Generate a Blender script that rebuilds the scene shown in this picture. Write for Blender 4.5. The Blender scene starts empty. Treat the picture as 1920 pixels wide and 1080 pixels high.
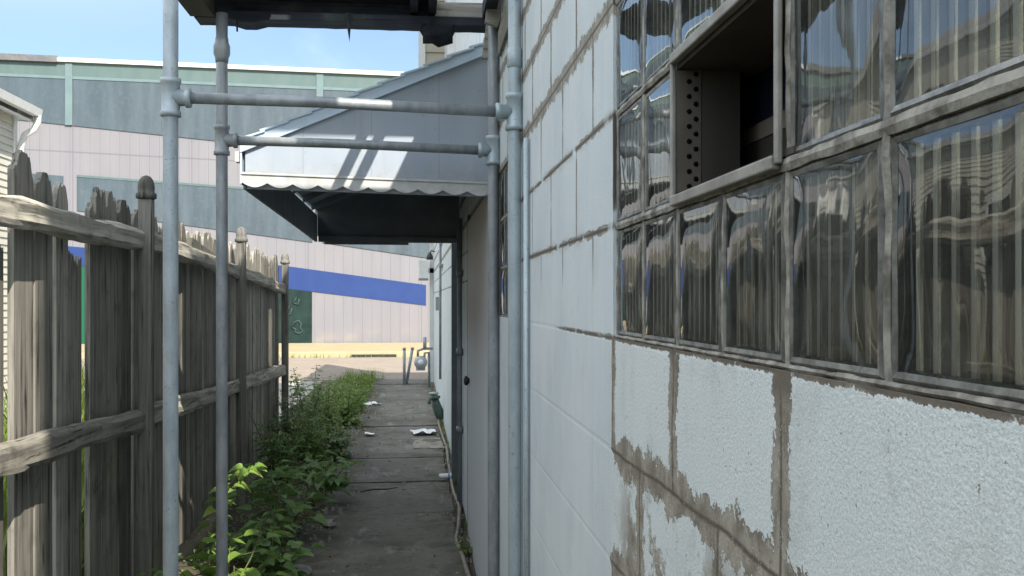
import bpy, math, random
from mathutils import Vector, noise as mnoise
random.seed(7)
R = random.Random(11)
S = bpy.context.scene
COL = S.collection
PI = math.pi

# ------------------------------------------------------------------ objects
def thing(name, label, cat, loc=(0, 0, 0), group=None, kind=None):
    o = bpy.data.objects.new(name, None)
    COL.objects.link(o)
    o.location = loc
    o.empty_display_size = 0.1
    tag(o, label, cat, group, kind)
    return o

def tag(o, label=None, cat=None, group=None, kind=None):
    if label: o['label'] = label
    if cat: o['category'] = cat
    if group: o['group'] = group
    if kind: o['kind'] = kind
    return o

def wloc(o):
    v = Vector((0, 0, 0))
    while o is not None:
        v += o.location
        o = o.parent
    return v

class MB:
    """collects world-space geometry, links it as ONE mesh object"""
    def __init__(s):
        s.v = []; s.f = []; s.sm = []
    def add(s, vs, fs, smooth=False):
        b = len(s.v)
        s.v += [tuple(p) for p in vs]
        for f in fs:
            s.f.append(tuple(i + b for i in f)); s.sm.append(smooth)
        return s
    def box(s, x0, x1, y0, y1, z0, z1):
        vs = [(x, y, z) for x in (x0, x1) for y in (y0, y1) for z in (z0, z1)]
        return s.add(vs, [(0, 1, 3, 2), (4, 6, 7, 5), (0, 4, 5, 1), (2, 3, 7, 6), (0, 2, 6, 4), (1, 5, 7, 3)])
    def prism(s, poly, axis, a, b, smooth=False):
        """poly: 2-D outline in the two axes left over (in x,y,z order), extruded from a to b along axis"""
        n = len(poly)
        def mk(p, t):
            if axis == 'x': return (t, p[0], p[1])
            if axis == 'y': return (p[0], t, p[1])
            return (p[0], p[1], t)
        vs = [mk(p, a) for p in poly] + [mk(p, b) for p in poly]
        fs = [tuple(range(n))[::-1], tuple(range(n, 2 * n))]
        fs += [(i, (i + 1) % n, n + (i + 1) % n, n + i) for i in range(n)]
        return s.add(vs, fs, smooth)
    def tube(s, pts, r, n=12, cap=True, smooth=True):
        pts = [Vector(p) for p in pts]
        rs = r if isinstance(r, (list, tuple)) else [r] * len(pts)
        vs = []; up = None
        for i, p in enumerate(pts):
            t = (pts[min(i + 1, len(pts) - 1)] - pts[max(i - 1, 0)]).normalized()
            if up is None:
                up = Vector((1, 0, 0)) if abs(t.z) > .8 else Vector((0, 0, 1))
            u = (up - t * up.dot(t)).normalized(); w = t.cross(u); up = u
            for k in range(n):
                a = 2 * PI * k / n
                vs.append(p + (u * math.cos(a) + w * math.sin(a)) * rs[i])
        fs = []
        for i in range(len(pts) - 1):
            for k in range(n):
                fs.append((i * n + k, i * n + (k + 1) % n, (i + 1) * n + (k + 1) % n, (i + 1) * n + k))
        b = len(s.v); s.add(vs, fs, smooth)
        if cap:
            s.f.append(tuple(b + k for k in range(n))[::-1]); s.sm.append(False)
            m = (len(pts) - 1) * n
            s.f.append(tuple(b + m + k for k in range(n))); s.sm.append(False)
        return s
    def lathe(s, c, prof, n=16, axis='z'):
        """prof: (radius, height) pairs"""
        vs = []
        for r, h in prof:
            for k in range(n):
                a = 2 * PI * k / n
                q = (r * math.cos(a), r * math.sin(a), h)
                if axis == 'x': q = (q[2], q[0], q[1])
                if axis == 'y': q = (q[0], q[2], q[1])
                vs.append((c[0] + q[0], c[1] + q[1], c[2] + q[2]))
        fs = [(i * n + k, i * n + (k + 1) % n, (i + 1) * n + (k + 1) % n, (i + 1) * n + k)
              for i in range(len(prof) - 1) for k in range(n)]
        fs.append(tuple(range(n))[::-1]); fs.append(tuple((len(prof) - 1) * n + k for k in range(n)))
        return s.add(vs, fs, True)
    def quad(s, a, b, c, d, smooth=False):
        return s.add([a, b, c, d], [(0, 1, 2, 3)], smooth)
    def build(s, name, m, parent=None, bevel=0):
        me = bpy.data.meshes.new(name)
        o = bpy.data.objects.new(name, me)
        COL.objects.link(o)
        off = Vector((0, 0, 0))
        if parent is not None:
            o.parent = parent; off = wloc(parent)
        me.from_pydata([(p[0] - off.x, p[1] - off.y, p[2] - off.z) for p in s.v], [], s.f)
        me.polygons.foreach_set('use_smooth', s.sm)
        me.materials.append(m)
        me.update()
        if bevel:
            b = o.modifiers.new('edge', 'BEVEL'); b.width = bevel; b.segments = 2; b.limit_method = 'ANGLE'
        return o

def struct(o):
    o['kind'] = 'structure'; return o

# ------------------------------------------------------------------ node expression helper
class G:
    nt = None
    def __init__(s, sock): s.s = sock
    @staticmethod
    def m(op, a, b=None, c=None, clamp=False):
        n = G.nt.nodes.new('ShaderNodeMath'); n.operation = op; n.use_clamp = clamp
        for i, v in enumerate((a, b, c)):
            if v is None: continue
            if isinstance(v, G): G.nt.links.new(v.s, n.inputs[i])
            else: n.inputs[i].default_value = v
        return G(n.outputs[0])
    def __add__(a, b): return G.m('ADD', a, b)
    __radd__ = __add__
    def __sub__(a, b): return G.m('SUBTRACT', a, b)
    def __rsub__(a, b): return G.m('SUBTRACT', b, a)
    def __mul__(a, b): return G.m('MULTIPLY', a, b)
    __rmul__ = __mul__
    def __truediv__(a, b): return G.m('DIVIDE', a, b)
    def abs(a): return G.m('ABSOLUTE', a)
    def sat(a): return G.m('ADD', a, 0.0, clamp=True)

def mx(a, b): return G.m('MAXIMUM', a, b)
def mn(a, b): return G.m('MINIMUM', a, b)
def sstep(x, lo, hi):
    n = G.nt.nodes.new('ShaderNodeMapRange'); n.interpolation_type = 'SMOOTHSTEP'
    n.inputs[1].default_value = lo; n.inputs[2].default_value = hi
    G.nt.links.new(x.s, n.inputs[0]); return G(n.outputs[0])
def gnoise(vec, scale, detail=3, rough=.55, dist=0):
    n = G.nt.nodes.new('ShaderNodeTexNoise'); n.inputs['Scale'].default_value = scale
    n.inputs['Detail'].default_value = detail; n.inputs['Roughness'].default_value = rough
    n.inputs['Distortion'].default_value = dist
    if vec is not None: G.nt.links.new(vec, n.inputs['Vector'])
    return G(n.outputs['Fac'])
def gvor(vec, scale):
    n = G.nt.nodes.new('ShaderNodeTexVoronoi'); n.inputs['Scale'].default_value = scale
    G.nt.links.new(vec, n.inputs['Vector']); return G(n.outputs['Distance'])
def gmix(f, a, b):
    n = G.nt.nodes.new('ShaderNodeMix'); n.data_type = 'RGBA'; n.clamp_factor = True
    for v, i in ((f, 0), (a, 6), (b, 7)):
        if isinstance(v, G): G.nt.links.new(v.s, n.inputs[i])
        elif i == 0: n.inputs[i].default_value = v
        else: n.inputs[i].default_value = (*v, 1)
    return G(n.outputs[2])
def gmap(scale, vec=None):
    n = G.nt.nodes.new('ShaderNodeMapping'); n.inputs['Scale'].default_value = scale
    G.nt.links.new(vec if vec is not None else gcoord(), n.inputs['Vector']); return n.outputs[0]
def gcoord():
    return G.nt.nodes.new('ShaderNodeTexCoord').outputs['Object']
def gxyz(vec):
    n = G.nt.nodes.new('ShaderNodeSeparateXYZ'); G.nt.links.new(vec, n.inputs[0])
    return G(n.outputs[0]), G(n.outputs[1]), G(n.outputs[2])
def gvec(x, y, z):
    n = G.nt.nodes.new('ShaderNodeCombineXYZ')
    for i, v in enumerate((x, y, z)):
        if isinstance(v, G): G.nt.links.new(v.s, n.inputs[i])
        else: n.inputs[i].default_value = v
    return n.outputs[0]
def grand():
    return G(G.nt.nodes.new('ShaderNodeObjectInfo').outputs['Random'])

def mat(name, fn):
    m = bpy.data.materials.new(name); m.use_nodes = True
    nt = m.node_tree; nt.nodes.clear()
    out = nt.nodes.new('ShaderNodeOutputMaterial')
    p = nt.nodes.new('ShaderNodeBsdfPrincipled')
    nt.links.new(p.outputs[0], out.inputs[0])
    G.nt = nt
    d = fn() or {}
    for k, v in d.items():
        if k == 'bump':
            h, st, dist = v
            b = nt.nodes.new('ShaderNodeBump'); b.inputs['Strength'].default_value = st
            b.inputs['Distance'].default_value = dist
            nt.links.new(h.s, b.inputs['Height']); nt.links.new(b.outputs[0], p.inputs['Normal'])
        elif isinstance(v, G): nt.links.new(v.s, p.inputs[k])
        elif isinstance(v, tuple): p.inputs[k].default_value = (*v, 1) if len(v) == 3 else v
        else: p.inputs[k].default_value = v
    return m

def simple(name, c1, c2, rough=.6, metal=0, scale=6, stretch=(1, 1, 1), bump=0, bscale=40, spec=.5):
    def fn():
        v = gmap(stretch)
        n = gnoise(v, scale, 5, .6)
        d = {'Base Color': gmix(sstep(n, .3, .7), c1, c2), 'Roughness': rough, 'Metallic': metal, 'Specular IOR Level': spec}
        if bump: d['bump'] = (gnoise(v, bscale, 3), bump, .004)
        return d
    return mat(name, fn)

# ------------------------------------------------------------------ materials
def m_wall():
    co = gcoord(); x, y, z = gxyz(co)
    nlow = gnoise(co, 3.1, 2); nmid = gnoise(co, 14, 4); nfine = gnoise(co, 60, 4, .65); nvf = gnoise(co, 170, 2)
    zs = z - 1.432
    # where the paint has come off the joints
    near = (1 - sstep(y, 1.70, 1.76)) * (1 - sstep(z, 1.436, 1.46))
    nj = near * sstep(y, .72, .80)     # under the near window
    upper = sstep(z, 1.50, 1.62) * sstep(y, 1.60, 1.70)
    top = sstep(z, 1.90, 2.0)
    wob = (nmid - .5)
    yy = y + near * (nlow - .5) * .06
    zz = zs + near * (gnoise(co, 5.3, 2) - .5) * .022
    q = zz / .2
    row = G.m('FLOOR', q + .5)
    dh = (q - row).abs() * .2
    crs = G.m('FLOOR', zs / .2 + 0.0)
    par = G.m('FLOORED_MODULO', crs, 2.0)                                # 0: course just above the joint z=1.432
    yo = (yy - .314 - (par * .2)) / .4
    dv = (yo - G.m('FLOOR', yo + .5)).abs() * .4
    w_h = upper * (.0085 + top * .015) + nj * .033 * sstep(nlow, .30, .5) * sstep(0.0 - zs, .08, .12)
    w_v = upper * (.0062 + top * .006) + nj * .026
    lowline = (1 - sstep((zs).abs(), .0, .035)) * sstep(y, 1.7, 1.75) * (1 - sstep(y, 2.25, 2.5)) * .006
    w_h = mx(w_h, lowline)
    rag = .62 + 1.0 * sstep(nmid, .28, .8) + (nfine - .5) * 1.5 + (nvf - .5) * 1.0
    mh = sstep(w_h * rag - dh, -.0005, .0035)
    mv = sstep(w_v * rag - dv, -.0005, .0035)
    gate = sstep(gnoise(co, 9, 3, .6), .34, .46)                            # upper cracks come and go
    gate = mx(gate, near)
    gate = mx(gate, top)
    bare = mx(mh, mv) * gate
    # broad smear left of the sill corner, down in the corner of the picture
    sm = sstep(gnoise(co, 4.2, 4, .6) + (nfine - .5) * .25, .51, .57) * (1 - sstep(z, 1.12, 1.25)) * (1 - sstep(y, 1.55, 1.72)) * sstep(y, .8, .95)
    bare = mx(bare, sm)
    # crumbled edge below the glass
    crumb = sstep((1 - sstep((z - 1.432).abs(), .0, .014)) - gnoise(co, 30, 5, .75) * 1.25 + (nvf - .5) * .7, .06, .2) * near
    bare = mx(bare, crumb)
    pin = sstep(gnoise(co, 130, 3, .7) + (nmid - .5) * .35, .655, .72) * (.25 + near * .6)                                # pin holes
    joint = (1 - sstep(mn(dh, dv), .002, .007)) 
    crack = (1 - sstep(mn(dh, dv) + (nfine - .5) * .004, .001, .004)) * (upper * gate)
    dirt = gmix(sstep(gnoise(co, 20, 5), .35, .65), (.20, .178, .143), (.36, .33, .275))
    dirt = gmix(sstep(mn(dh, dv), .0, .006), (.10, .085, .068), dirt)
    paint = gmix(sstep(nlow, .3, .7), (.60, .665, .70), (.68, .735, .755))
    paint = gmix(sstep(gnoise(gmap((1, 6, .5)), 5, 4), .45, .8) * .35, paint, (.52, .56, .555))
    paint = gmix(near * .6, paint, (.74, .785, .765))
    mott = sstep(gnoise(co, 11, 3, .6), .52, .72) * sstep(nfine, .45, .62)
    paint = gmix(mott * (.25 + near * .35), paint, (.44, .46, .43))
    blot = sstep(gnoise(co, 6.5, 5, .7), .50, .68)
    paint = gmix(blot * (.22 + near * .18), paint, (.47, .495, .48))
    rust = sstep(gnoise(gmap((1, 6, .5)), 9, 4, .6), .64, .74) * near * (1 - sstep((z - 1.40).abs(), .0, .16))
    paint = gmix(rust * .45, paint, (.34, .27, .19))
    grain = gnoise(co, 330, 2, .6)
    paint = gmix(sstep(grain, .38, .66) * (.30 + near * .25), paint, (.47, .51, .52))
    dirt = gmix(sstep(grain + (nfine - .5) * .9, .62, .70) * .55, dirt, (.56, .56, .53))
    dirt = gmix(sstep(gnoise(co, 90, 3), .56, .66) * .5, dirt, (.12, .105, .085))
    drip = sstep(gnoise(gmap((1, 9, .35)), 4, 5, .65), .55, .75) * sstep(gnoise(co, 1.3, 2), .4, .62)
    dirt = gmix((1 - sstep((z - 1.432).abs(), .012, .045)) * near * sstep(nmid, .3, .6), dirt, (.15, .127, .10))
    paint = gmix(drip * .4, paint, (.42, .435, .41))
    soot = (1 - sstep(mn(dh, dv) + (nmid - .5) * .03, .0, .022)) * upper * sstep(gnoise(co, 6, 3), .4, .6)
    paint = gmix(soot * .5, paint, (.36, .345, .30))
    c = gmix(bare, paint, dirt)
    c = gmix(pin, c, (.20, .18, .15))
    c = gmix(crack, c, (.09, .08, .07))
    stip = gnoise(co, 190, 3, .65)
    h = (1 - bare) * (.75 + stip * (.30 + near * .5 + upper * .25) + grain * .4) + bare * (nfine * .6) - joint * (1 - bare) * .35 - pin * .3
    return {'Base Color': c, 'Roughness': .62, 'bump': (h, .7, .0022), 'Specular IOR Level': .35}
M = {}
M['wall'] = mat('painted_block', m_wall)

def m_wood(c1, c2, c3, axis='z', lichen=0.0):
    def fn():
        rnd = grand()
        co = gcoord()
        st = {'z': (1, 1, .035), 'y': (1, .035, 1), 'x': (.035, 1, 1)}[axis]
        sx, sy, sz = gxyz(gmap(st))
        v = gvec(sx + rnd * 17.0, sy + rnd * 31.0, sz + rnd * 9.0)
        g = gnoise(v, 62, 5, .62); g2 = gnoise(v, 16, 3)
        g3 = gnoise(co, 9, 4)
        crack = sstep(g, .60, .68)
        c = gmix(sstep(g2, .3, .7), c1, c2)
        c = gmix(sstep(g, .42, .60) * .5, c, c3)
        kv = gvor(gvec(sx * 9.0 + rnd * 13.0, sy * 9.0 + rnd * 7.0, sz * 60.0), 1.0)
        c = gmix((1 - sstep(kv, .05, .13)) * .8, c, (.03, .026, .022))
        c = gmix(sstep(gnoise(co, 2.2, 3), .5, .7) * .35, c, (.10, .115, .085))
        c = gmix(crack * .8, c, (.02, .018, .016))
        c = gmix(sstep(g3, .52, .75) * .45, c, (.085, .085, .075))
        tone = (rnd * .7 + .62)
        mm = G.nt.nodes.new('ShaderNodeVectorMath'); mm.operation = 'SCALE'
        G.nt.links.new(c.s, mm.inputs[0]); G.nt.links.new(tone.s, mm.inputs['Scale'])
        c = G(mm.outputs[0])
        if lichen: c = gmix(sstep(gnoise(co, 34, 4), .55, .66) * lichen, c, (.33, .34, .28))
        return {'Base Color': c, 'Roughness': .85, 'bump': (g * .6 + g3 * .3 - crack * .6, .9, .006), 'Specular IOR Level': .2}
    return fn
M['picket'] = mat('weathered_picket', m_wood((.25, .235, .208), (.39, .365, .315), (.11, .104, .092)))
M['rail'] = mat('weathered_rail', m_wood((.30, .278, .24), (.45, .415, .355), (.16, .148, .13), 'y', .35))
M['post'] = mat('weathered_post', m_wood((.15, .145, .13), (.22, .21, .19), (.08, .077, .07)))
M['plank'] = mat('grey_plank', m_wood((.28, .27, .24), (.40, .38, .33), (.17, .16, .14), 'x', .2))
M['darkwood'] = mat('dark_deck_wood', m_wood((.022, .025, .034), (.036, .04, .052), (.014, .016, .022), 'x'))
M['brownwood'] = mat('brown_joist', m_wood((.12, .095, .075), (.16, .125, .10), (.07, .06, .05), 'y'))

def m_galv(c1, c2, rust=.25):
    def fn():
        co = gcoord(); rnd = grand()
        n = gnoise(gmap((1, 1, .35)), 26, 5, .6); n2 = gnoise(co, 90, 3); n3 = gnoise(co, 7, 4)
        c = gmix(sstep(n, .35, .65), c1, c2)
        c = gmix(sstep(n3, .55, .75) * rust, c, (.20, .17, .14))
        c = gmix(sstep(n2, .62, .7) * .5, c, (.16, .16, .155))
        return {'Base Color': c, 'Roughness': .42 + n * .2, 'Metallic': .35, 'bump': (n2 * .4 + n, .25, .002)}
    return fn
M['galv'] = mat('galvanised_pipe', m_galv((.35, .41, .455), (.45, .51, .545)))
M['galv_dull'] = mat('dull_galvanised_pipe', m_galv((.235, .26, .28), (.335, .36, .38), .45))
M['pipe_paint'] = mat('painted_pipe', m_galv((.36, .43, .465), (.43, .495, .525), .1))

def m_awning():
    co = gcoord(); x, y, z = gxyz(co)
    n = gnoise(gmap((1, 1, .25)), 9, 5); n2 = gnoise(co, 30, 4)
    low = (1 - sstep(z, .02, .16))
    c = gmix(sstep(n, .35, .7), (.335, .385, .455), (.375, .42, .485))
    c = gmix(low * sstep(n2, .35, .7) * .5, c, (.30, .27, .22))
    c = gmix(sstep(n2, .66, .72) * .4, c, (.28, .27, .25))
    sm = 1 - sstep((G.m('FRACT', x / .305 + 100.3) - .5).abs(), .004, .012)
    c = gmix(sm * .4, c, (.2, .22, .25))
    c = gmix(sstep(gnoise(gmap((3, 1, .2)), 6, 4), .55, .72) * .3, c, (.27, .29, .31))
    return {'Base Color': c, 'Roughness': .5, 'bump': (n, .15, .004)}
M['awning'] = mat('awning_aluminium', m_awning)
M['awning_trim'] = simple('awning_trim_paint', (.47, .58, .70), (.54, .64, .74), .42, 0, 14)
M['valance'] = simple('valance_white', (.42, .43, .43), (.52, .53, .53), .5, 0, 22)
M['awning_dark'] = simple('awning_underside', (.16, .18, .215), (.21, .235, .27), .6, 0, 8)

def m_conc(c1, c2, c3, joints=0, dirt=0):
    def fn():
        co = gcoord(); x, y, z = gxyz(co)
        n = gnoise(co, 1.6, 5, .65); n2 = gnoise(co, 14, 5, .7); n3 = gnoise(co, 120, 2)
        c = gmix(sstep(n, .3, .7), c1, c2)
        c = gmix(sstep(n2, .5, .75) * .7, c, c3)
        c = gmix(sstep(n3, .6, .72) * .4, c, (.05, .05, .045))
        if dirt:
            ed = mx(1 - sstep(x + .62, -.02, .30), sstep(x, .10, .30))
            c = gmix(ed * sstep(gnoise(co, 6, 5, .7), .36, .62) * .8, c, (.075, .066, .045))
            c = gmix(sstep(gnoise(co, 2.6, 4, .7), .52, .66) * .65, c, (.085, .092, .068))
            c = gmix(sstep(gnoise(gmap((1, .35, 1)), 4.5, 5, .7), .56, .68) * .55, c, (.33, .325, .30))
            cr = gnoise(co, 2.2, 6, .75, .5)
            c = gmix((1 - sstep((cr - .5).abs(), .0, .006)) * .8, c, (.03, .028, .022))
        h = n2 + n3 * .6
        d = {'Base Color': c, 'Roughness': .9, 'bump': (h, .5, .006), 'Specular IOR Level': .2}
        return d
    return fn
M['path'] = mat('old_path_concrete', m_conc((.142, .136, .118), (.212, .203, .18), (.084, .08, .064), 0, 1))
M['street'] = mat('pale_street_concrete', m_conc((.27, .225, .182), (.32, .27, .22), (.215, .18, .145)))
M['kerb'] = mat('kerb_concrete', m_conc((.36, .295, .175), (.40, .33, .205), (.30, .25, .15)))
M['drive'] = mat('driveway_concrete', m_conc((.36, .34, .30), (.43, .40, .36), (.25, .24, .2)))
M['earth'] = mat('earth', m_conc((.085, .072, .055), (.12, .10, .075), (.06, .06, .04)))
M['ground'] = mat('ground_turf', m_conc((.055, .075, .025), (.075, .095, .035), (.09, .08, .05)))

def m_pink():
    co = gcoord(); x, y, z = gxyz(co)
    fr = G.m('FRACT', x / .305 + 100.0)
    rib = (1 - sstep((fr - .5).abs(), .02, .06))
    fr2 = G.m('FRACT', x / 3.66 + 100.35)
    seam = (1 - sstep((fr2 - .5).abs(), .002, .006))
    hz = z + x * .0415 - 5.905
    hs = 1 - sstep(hz.abs(), .01, .035)
    n = gnoise(gmap((1, 1, .12)), 2.2, 5); n2 = gnoise(co, .35, 3)
    c = gmix(sstep(n, .3, .75), (.20, .197, .225), (.222, .218, .244))
    c = gmix(sstep(n2, .4, .65) * .4, c, (.225, .212, .22))
    c = gmix(rib * .07, c, (.165, .155, .168))
    c = gmix(mx(seam * .28, hs * .5), c, (.10, .095, .115))
    base = (1 - sstep(z, .15, .75)) * sstep(gnoise(co, 1.7, 5), .4, .7)
    c = gmix(base * .5, c, (.34, .29, .24))
    return {'Base Color': c, 'Roughness': .55, 'bump': (rib * -1.0 + seam * -1.0, .5, .02)}
M['pink'] = mat('pink_white_siding', m_pink)
def m_fiber():
    co = gcoord(); x, y, z = gxyz(co)
    fr = G.m('FRACT', x / 1.15 + 100.2)
    seam = (1 - sstep((fr - .5).abs(), .008, .03))
    cell = G.m('FLOOR', x / 1.15 + 100.7)
    wn = G.nt.nodes.new('ShaderNodeTexWhiteNoise'); wn.noise_dimensions = '1D'; G.nt.links.new(cell.s, wn.inputs['W'])
    pv = G(wn.outputs['Value'])
    n = gnoise(gmap((1, 1, .16)), 2.6, 6, .65); n2 = gnoise(co, 7, 4, .7)
    c = gmix(sstep(n, .3, .72), (.056, .078, .098), (.092, .122, .146))
    c = gmix(pv * .5, c, (.066, .098, .125))
    c = gmix(sstep(n2, .5, .75) * .45, c, (.125, .15, .16))
    c = gmix(seam * .55, c, (.08, .10, .12))
    return {'Base Color': c, 'Roughness': .45}
M['fiber'] = mat('grey_fibreglass', m_fiber)
M['teal'] = simple('teal_trim', (.088, .142, .142), (.11, .162, .158), .5, 0, 3, (1, 1, .3))
M['teal2'] = simple('teal_mullion', (.125, .19, .205), (.15, .215, .225), .5, 0, 3)
M['cap'] = simple('white_roof_cap', (.66, .69, .70), (.76, .78, .78), .4, 0, 4)
M['capdark'] = simple('dark_roof_cap', (.12, .12, .13), (.17, .17, .18), .6, 0, 4)
M['blue'] = simple('blue_stripe_paint', (.013, .039, .165), (.016, .047, .185), .5, 0, 2)
def m_gdoor():
    co = gcoord(); x, y, z = gxyz(co)
    n = gnoise(co, 2.5, 5); 
    c = gmix(sstep(n, .3, .7), (.009, .024, .023), (.018, .040, .036))
    c = gmix(1 - sstep(x, -4.6, -3.4), c, (.012, .105, .058))
    return {'Base Color': c, 'Roughness': .75, 'Specular IOR Level': .2}
M['gdoor'] = mat('green_shutter_paint', m_gdoor)
M['chalk'] = simple('chalk_scrawl', (.022, .045, .042), (.035, .062, .058), .8)
def m_siding():
    co = gcoord(); x, y, z = gxyz(co)
    n = gnoise(co, 2.4, 4)
    c = gmix(sstep(n, .3, .7), (.55, .53, .455), (.61, .59, .51))
    c = gmix(sstep(gnoise(gmap((3, 3, .3)), 3, 4), .55, .8) * .3, c, (.45, .42, .35))
    return {'Base Color': c, 'Roughness': .5}
M['siding'] = mat('cream_siding', m_siding)
M['tansiding'] = simple('tan_siding', (.36, .32, .25), (.43, .38, .30), .65, 0, 5)
M['white'] = simple('white_trim', (.68, .68, .66), (.76, .76, .74), .5, 0, 9)
M['greywhite'] = simple('grey_white_trim', (.55, .56, .55), (.64, .64, .62), .5, 0, 9)
M['shingle'] = simple('roof_shingle', (.16, .15, .145), (.24, .225, .21), .9, 0, 12, (1, 1, 1), .6, 25)
M['darkglass'] = simple('dark_window_glass', (.03, .04, .05), (.05, .06, .075), .08, 0, 2)
def m_panel():
    co = gcoord(); x, y, z = gxyz(co)
    n = gnoise(gmap((1, 1, .2)), 5, 5)
    c = gmix(sstep(n, .3, .7), (.54, .575, .62), (.60, .625, .65))
    c = gmix(sstep(z + (n - .5) * .5, 1.0, 1.75), c, (.60, .565, .53))
    return {'Base Color': c, 'Roughness': .6}
M['panel'] = mat('smooth_grey_door_paint', m_panel)
M['darkpost'] = simple('dark_blue_grey_paint', (.07, .09, .10), (.11, .13, .14), .5, 0, 8)
M['black'] = simple('black_metal', (.02, .02, .022), (.04, .04, .042), .5, 0, 9)
M['mortar'] = simple('glass_block_mortar', (.11, .10, .085), (.36, .345, .30), .8, 0, 34, (1, 1, 1), .7, 60)
M['ventframe'] = simple('vent_frame_metal', (.26, .245, .22), (.38, .36, .325), .5, .3, 18, (1, 1, 1), .4, 60)
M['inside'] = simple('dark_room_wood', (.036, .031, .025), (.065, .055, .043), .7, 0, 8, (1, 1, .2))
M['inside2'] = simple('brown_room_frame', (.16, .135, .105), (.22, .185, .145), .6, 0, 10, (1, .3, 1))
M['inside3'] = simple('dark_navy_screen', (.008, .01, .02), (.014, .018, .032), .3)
M['hole'] = simple('punched_hole', (.006, .006, .006), (.01, .009, .008), 1.0, spec=0)
M['card'] = simple('perforated_panel', (.10, .086, .07), (.14, .12, .095), .8, 0, 15)
M['paper'] = simple('white_paper', (.74, .75, .78), (.82, .83, .85), .7, 0, 20)
M['bluep'] = simple('blue_print', (.16, .22, .55), (.25, .32, .65), .6)
M['cardboard'] = simple('wet_cardboard', (.25, .225, .19), (.32, .29, .245), .9, 0, 14)
M['hose'] = simple('old_hose', (.20, .165, .145), (.29, .245, .215), .6, 0, 20)
M['stone'] = simple('pale_rubble', (.20, .195, .18), (.34, .33, .31), .9, 0, 30)
M['meter'] = simple('meter_grey', (.33, .36, .38), (.42, .45, .47), .5, .2, 12)
M['verdigris'] = simple('green_valve_paint', (.045, .085, .065), (.10, .15, .12), .6, 0, 14)
M['rag'] = simple('black_tar_rag', (.012, .014, .02), (.025, .028, .036), 1.0, 0, 30, (1, 1, 1), .8, 30)
M['stem'] = simple('weed_stem', (.10, .13, .04), (.16, .17, .07), .7)

def m_leaf(c1, c2, tr):
    def fn():
        rnd = grand(); co = gcoord()
        n = gnoise(co, 11, 3); n2 = gnoise(co, 60, 3)
        c = gmix(sstep(n, .32, .68), c1, c2)
        c = gmix(sstep(n2, .55, .75) * .4, c, (c2[0] * 1.5, c2[1] * 1.35, c2[2] * 1.2))
        nt = G.nt
        t = nt.nodes.new('ShaderNodeBsdfTranslucent'); nt.links.new(c.s, t.inputs[0])
        mxs = nt.nodes.new('ShaderNodeMixShader'); mxs.inputs[0].default_value = tr
        out = [k for k in nt.nodes if k.type == 'OUTPUT_MATERIAL'][0]
        p = [k for k in nt.nodes if k.type == 'BSDF_PRINCIPLED'][0]
        nt.links.new(p.outputs[0], mxs.inputs[1]); nt.links.new(t.outputs[0], mxs.inputs[2])
        nt.links.new(mxs.outputs[0], out.inputs[0])
        return {'Base Color': c, 'Roughness': .5}
    return fn
M['leaf'] = mat('weed_leaf', m_leaf((.19, .30, .085), (.28, .40, .13), .45))
M['leafbroad'] = mat('broad_leaf', m_leaf((.155, .285, .08), (.225, .37, .115), .4))
M['leafbright'] = mat('yellow_green_leaf', m_leaf((.16, .28, .045), (.24, .36, .07), .4))
M['leafgrey'] = mat('grey_green_leaf', m_leaf((.22, .30, .16), (.32, .40, .24), .4))
M['grass'] = mat('grass_blade', m_leaf((.12, .20, .035), (.22, .29, .06), .4))
M['deadleaf'] = simple('dead_leaf', (.16, .11, .06), (.27, .19, .11), .9, 0, 30)

# glass block faces: a clear, slightly wavy outer face over ribs with painted glints and dark flutes
def mk_glass():
    m = bpy.data.materials.new('clear_glass_face'); m.use_nodes = True
    nt = m.node_tree; nt.nodes.clear(); G.nt = nt
    out = nt.nodes.new('ShaderNodeOutputMaterial')
    co = gcoord()
    h = gnoise(gmap((1, 1, .6)), 13, 2) + gnoise(gmap((1, 1, .10)), 34, 1) * .16
    b = nt.nodes.new('ShaderNodeBump'); b.inputs['Strength'].default_value = .11; b.inputs['Distance'].default_value = .005
    nt.links.new(h.s, b.inputs['Height'])
    gl = nt.nodes.new('ShaderNodeBsdfGlossy'); gl.inputs['Roughness'].default_value = .015
    gl.inputs['Color'].default_value = (.96, .98, .98, 1)
    nt.links.new(b.outputs[0], gl.inputs['Normal'])
    tr = nt.nodes.new('ShaderNodeBsdfTransparent'); tr.inputs[0].default_value = (.90, .93, .91, 1)
    fr = nt.nodes.new('ShaderNodeFresnel'); fr.inputs[0].default_value = 1.62
    nt.links.new(b.outputs[0], fr.inputs['Normal'])
    f = (G(fr.outputs[0]) * 1.0 + .02).sat()
    ms = nt.nodes.new('ShaderNodeMixShader')
    nt.links.new(f.s, ms.inputs[0]); nt.links.new(tr.outputs[0], ms.inputs[1]); nt.links.new(gl.outputs[0], ms.inputs[2])
    df = nt.nodes.new('ShaderNodeBsdfDiffuse'); df.inputs[0].default_value = (.72, .72, .68, 1)
    dust = (sstep(gnoise(co, 8, 5, .65), .42, .78) * .07 + .012) 
    ms2 = nt.nodes.new('ShaderNodeMixShader'); nt.links.new(dust.s, ms2.inputs[0])
    nt.links.new(ms.outputs[0], ms2.inputs[1]); nt.links.new(df.outputs[0], ms2.inputs[2])
    nt.links.new(ms2.outputs[0], out.inputs[0])
    return m
M['glass'] = mk_glass()
def m_rib():
    co = gcoord()
    n = gnoise(co, 24, 4)
    n3 = gnoise(gmap((1, 1, .5)), 5.5, 3)
    c = gmix(sstep(n, .35, .7), (.36, .36, .335), (.66, .655, .62))
    c = gmix(sstep(n3, .46, .64) * .8, c, (.10, .098, .09))
    return {'Base Color': c, 'Roughness': .10, 'Metallic': .8, 'bump': (gnoise(gmap((1, 1, .2)), 60, 3), .2, .003)}
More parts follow.
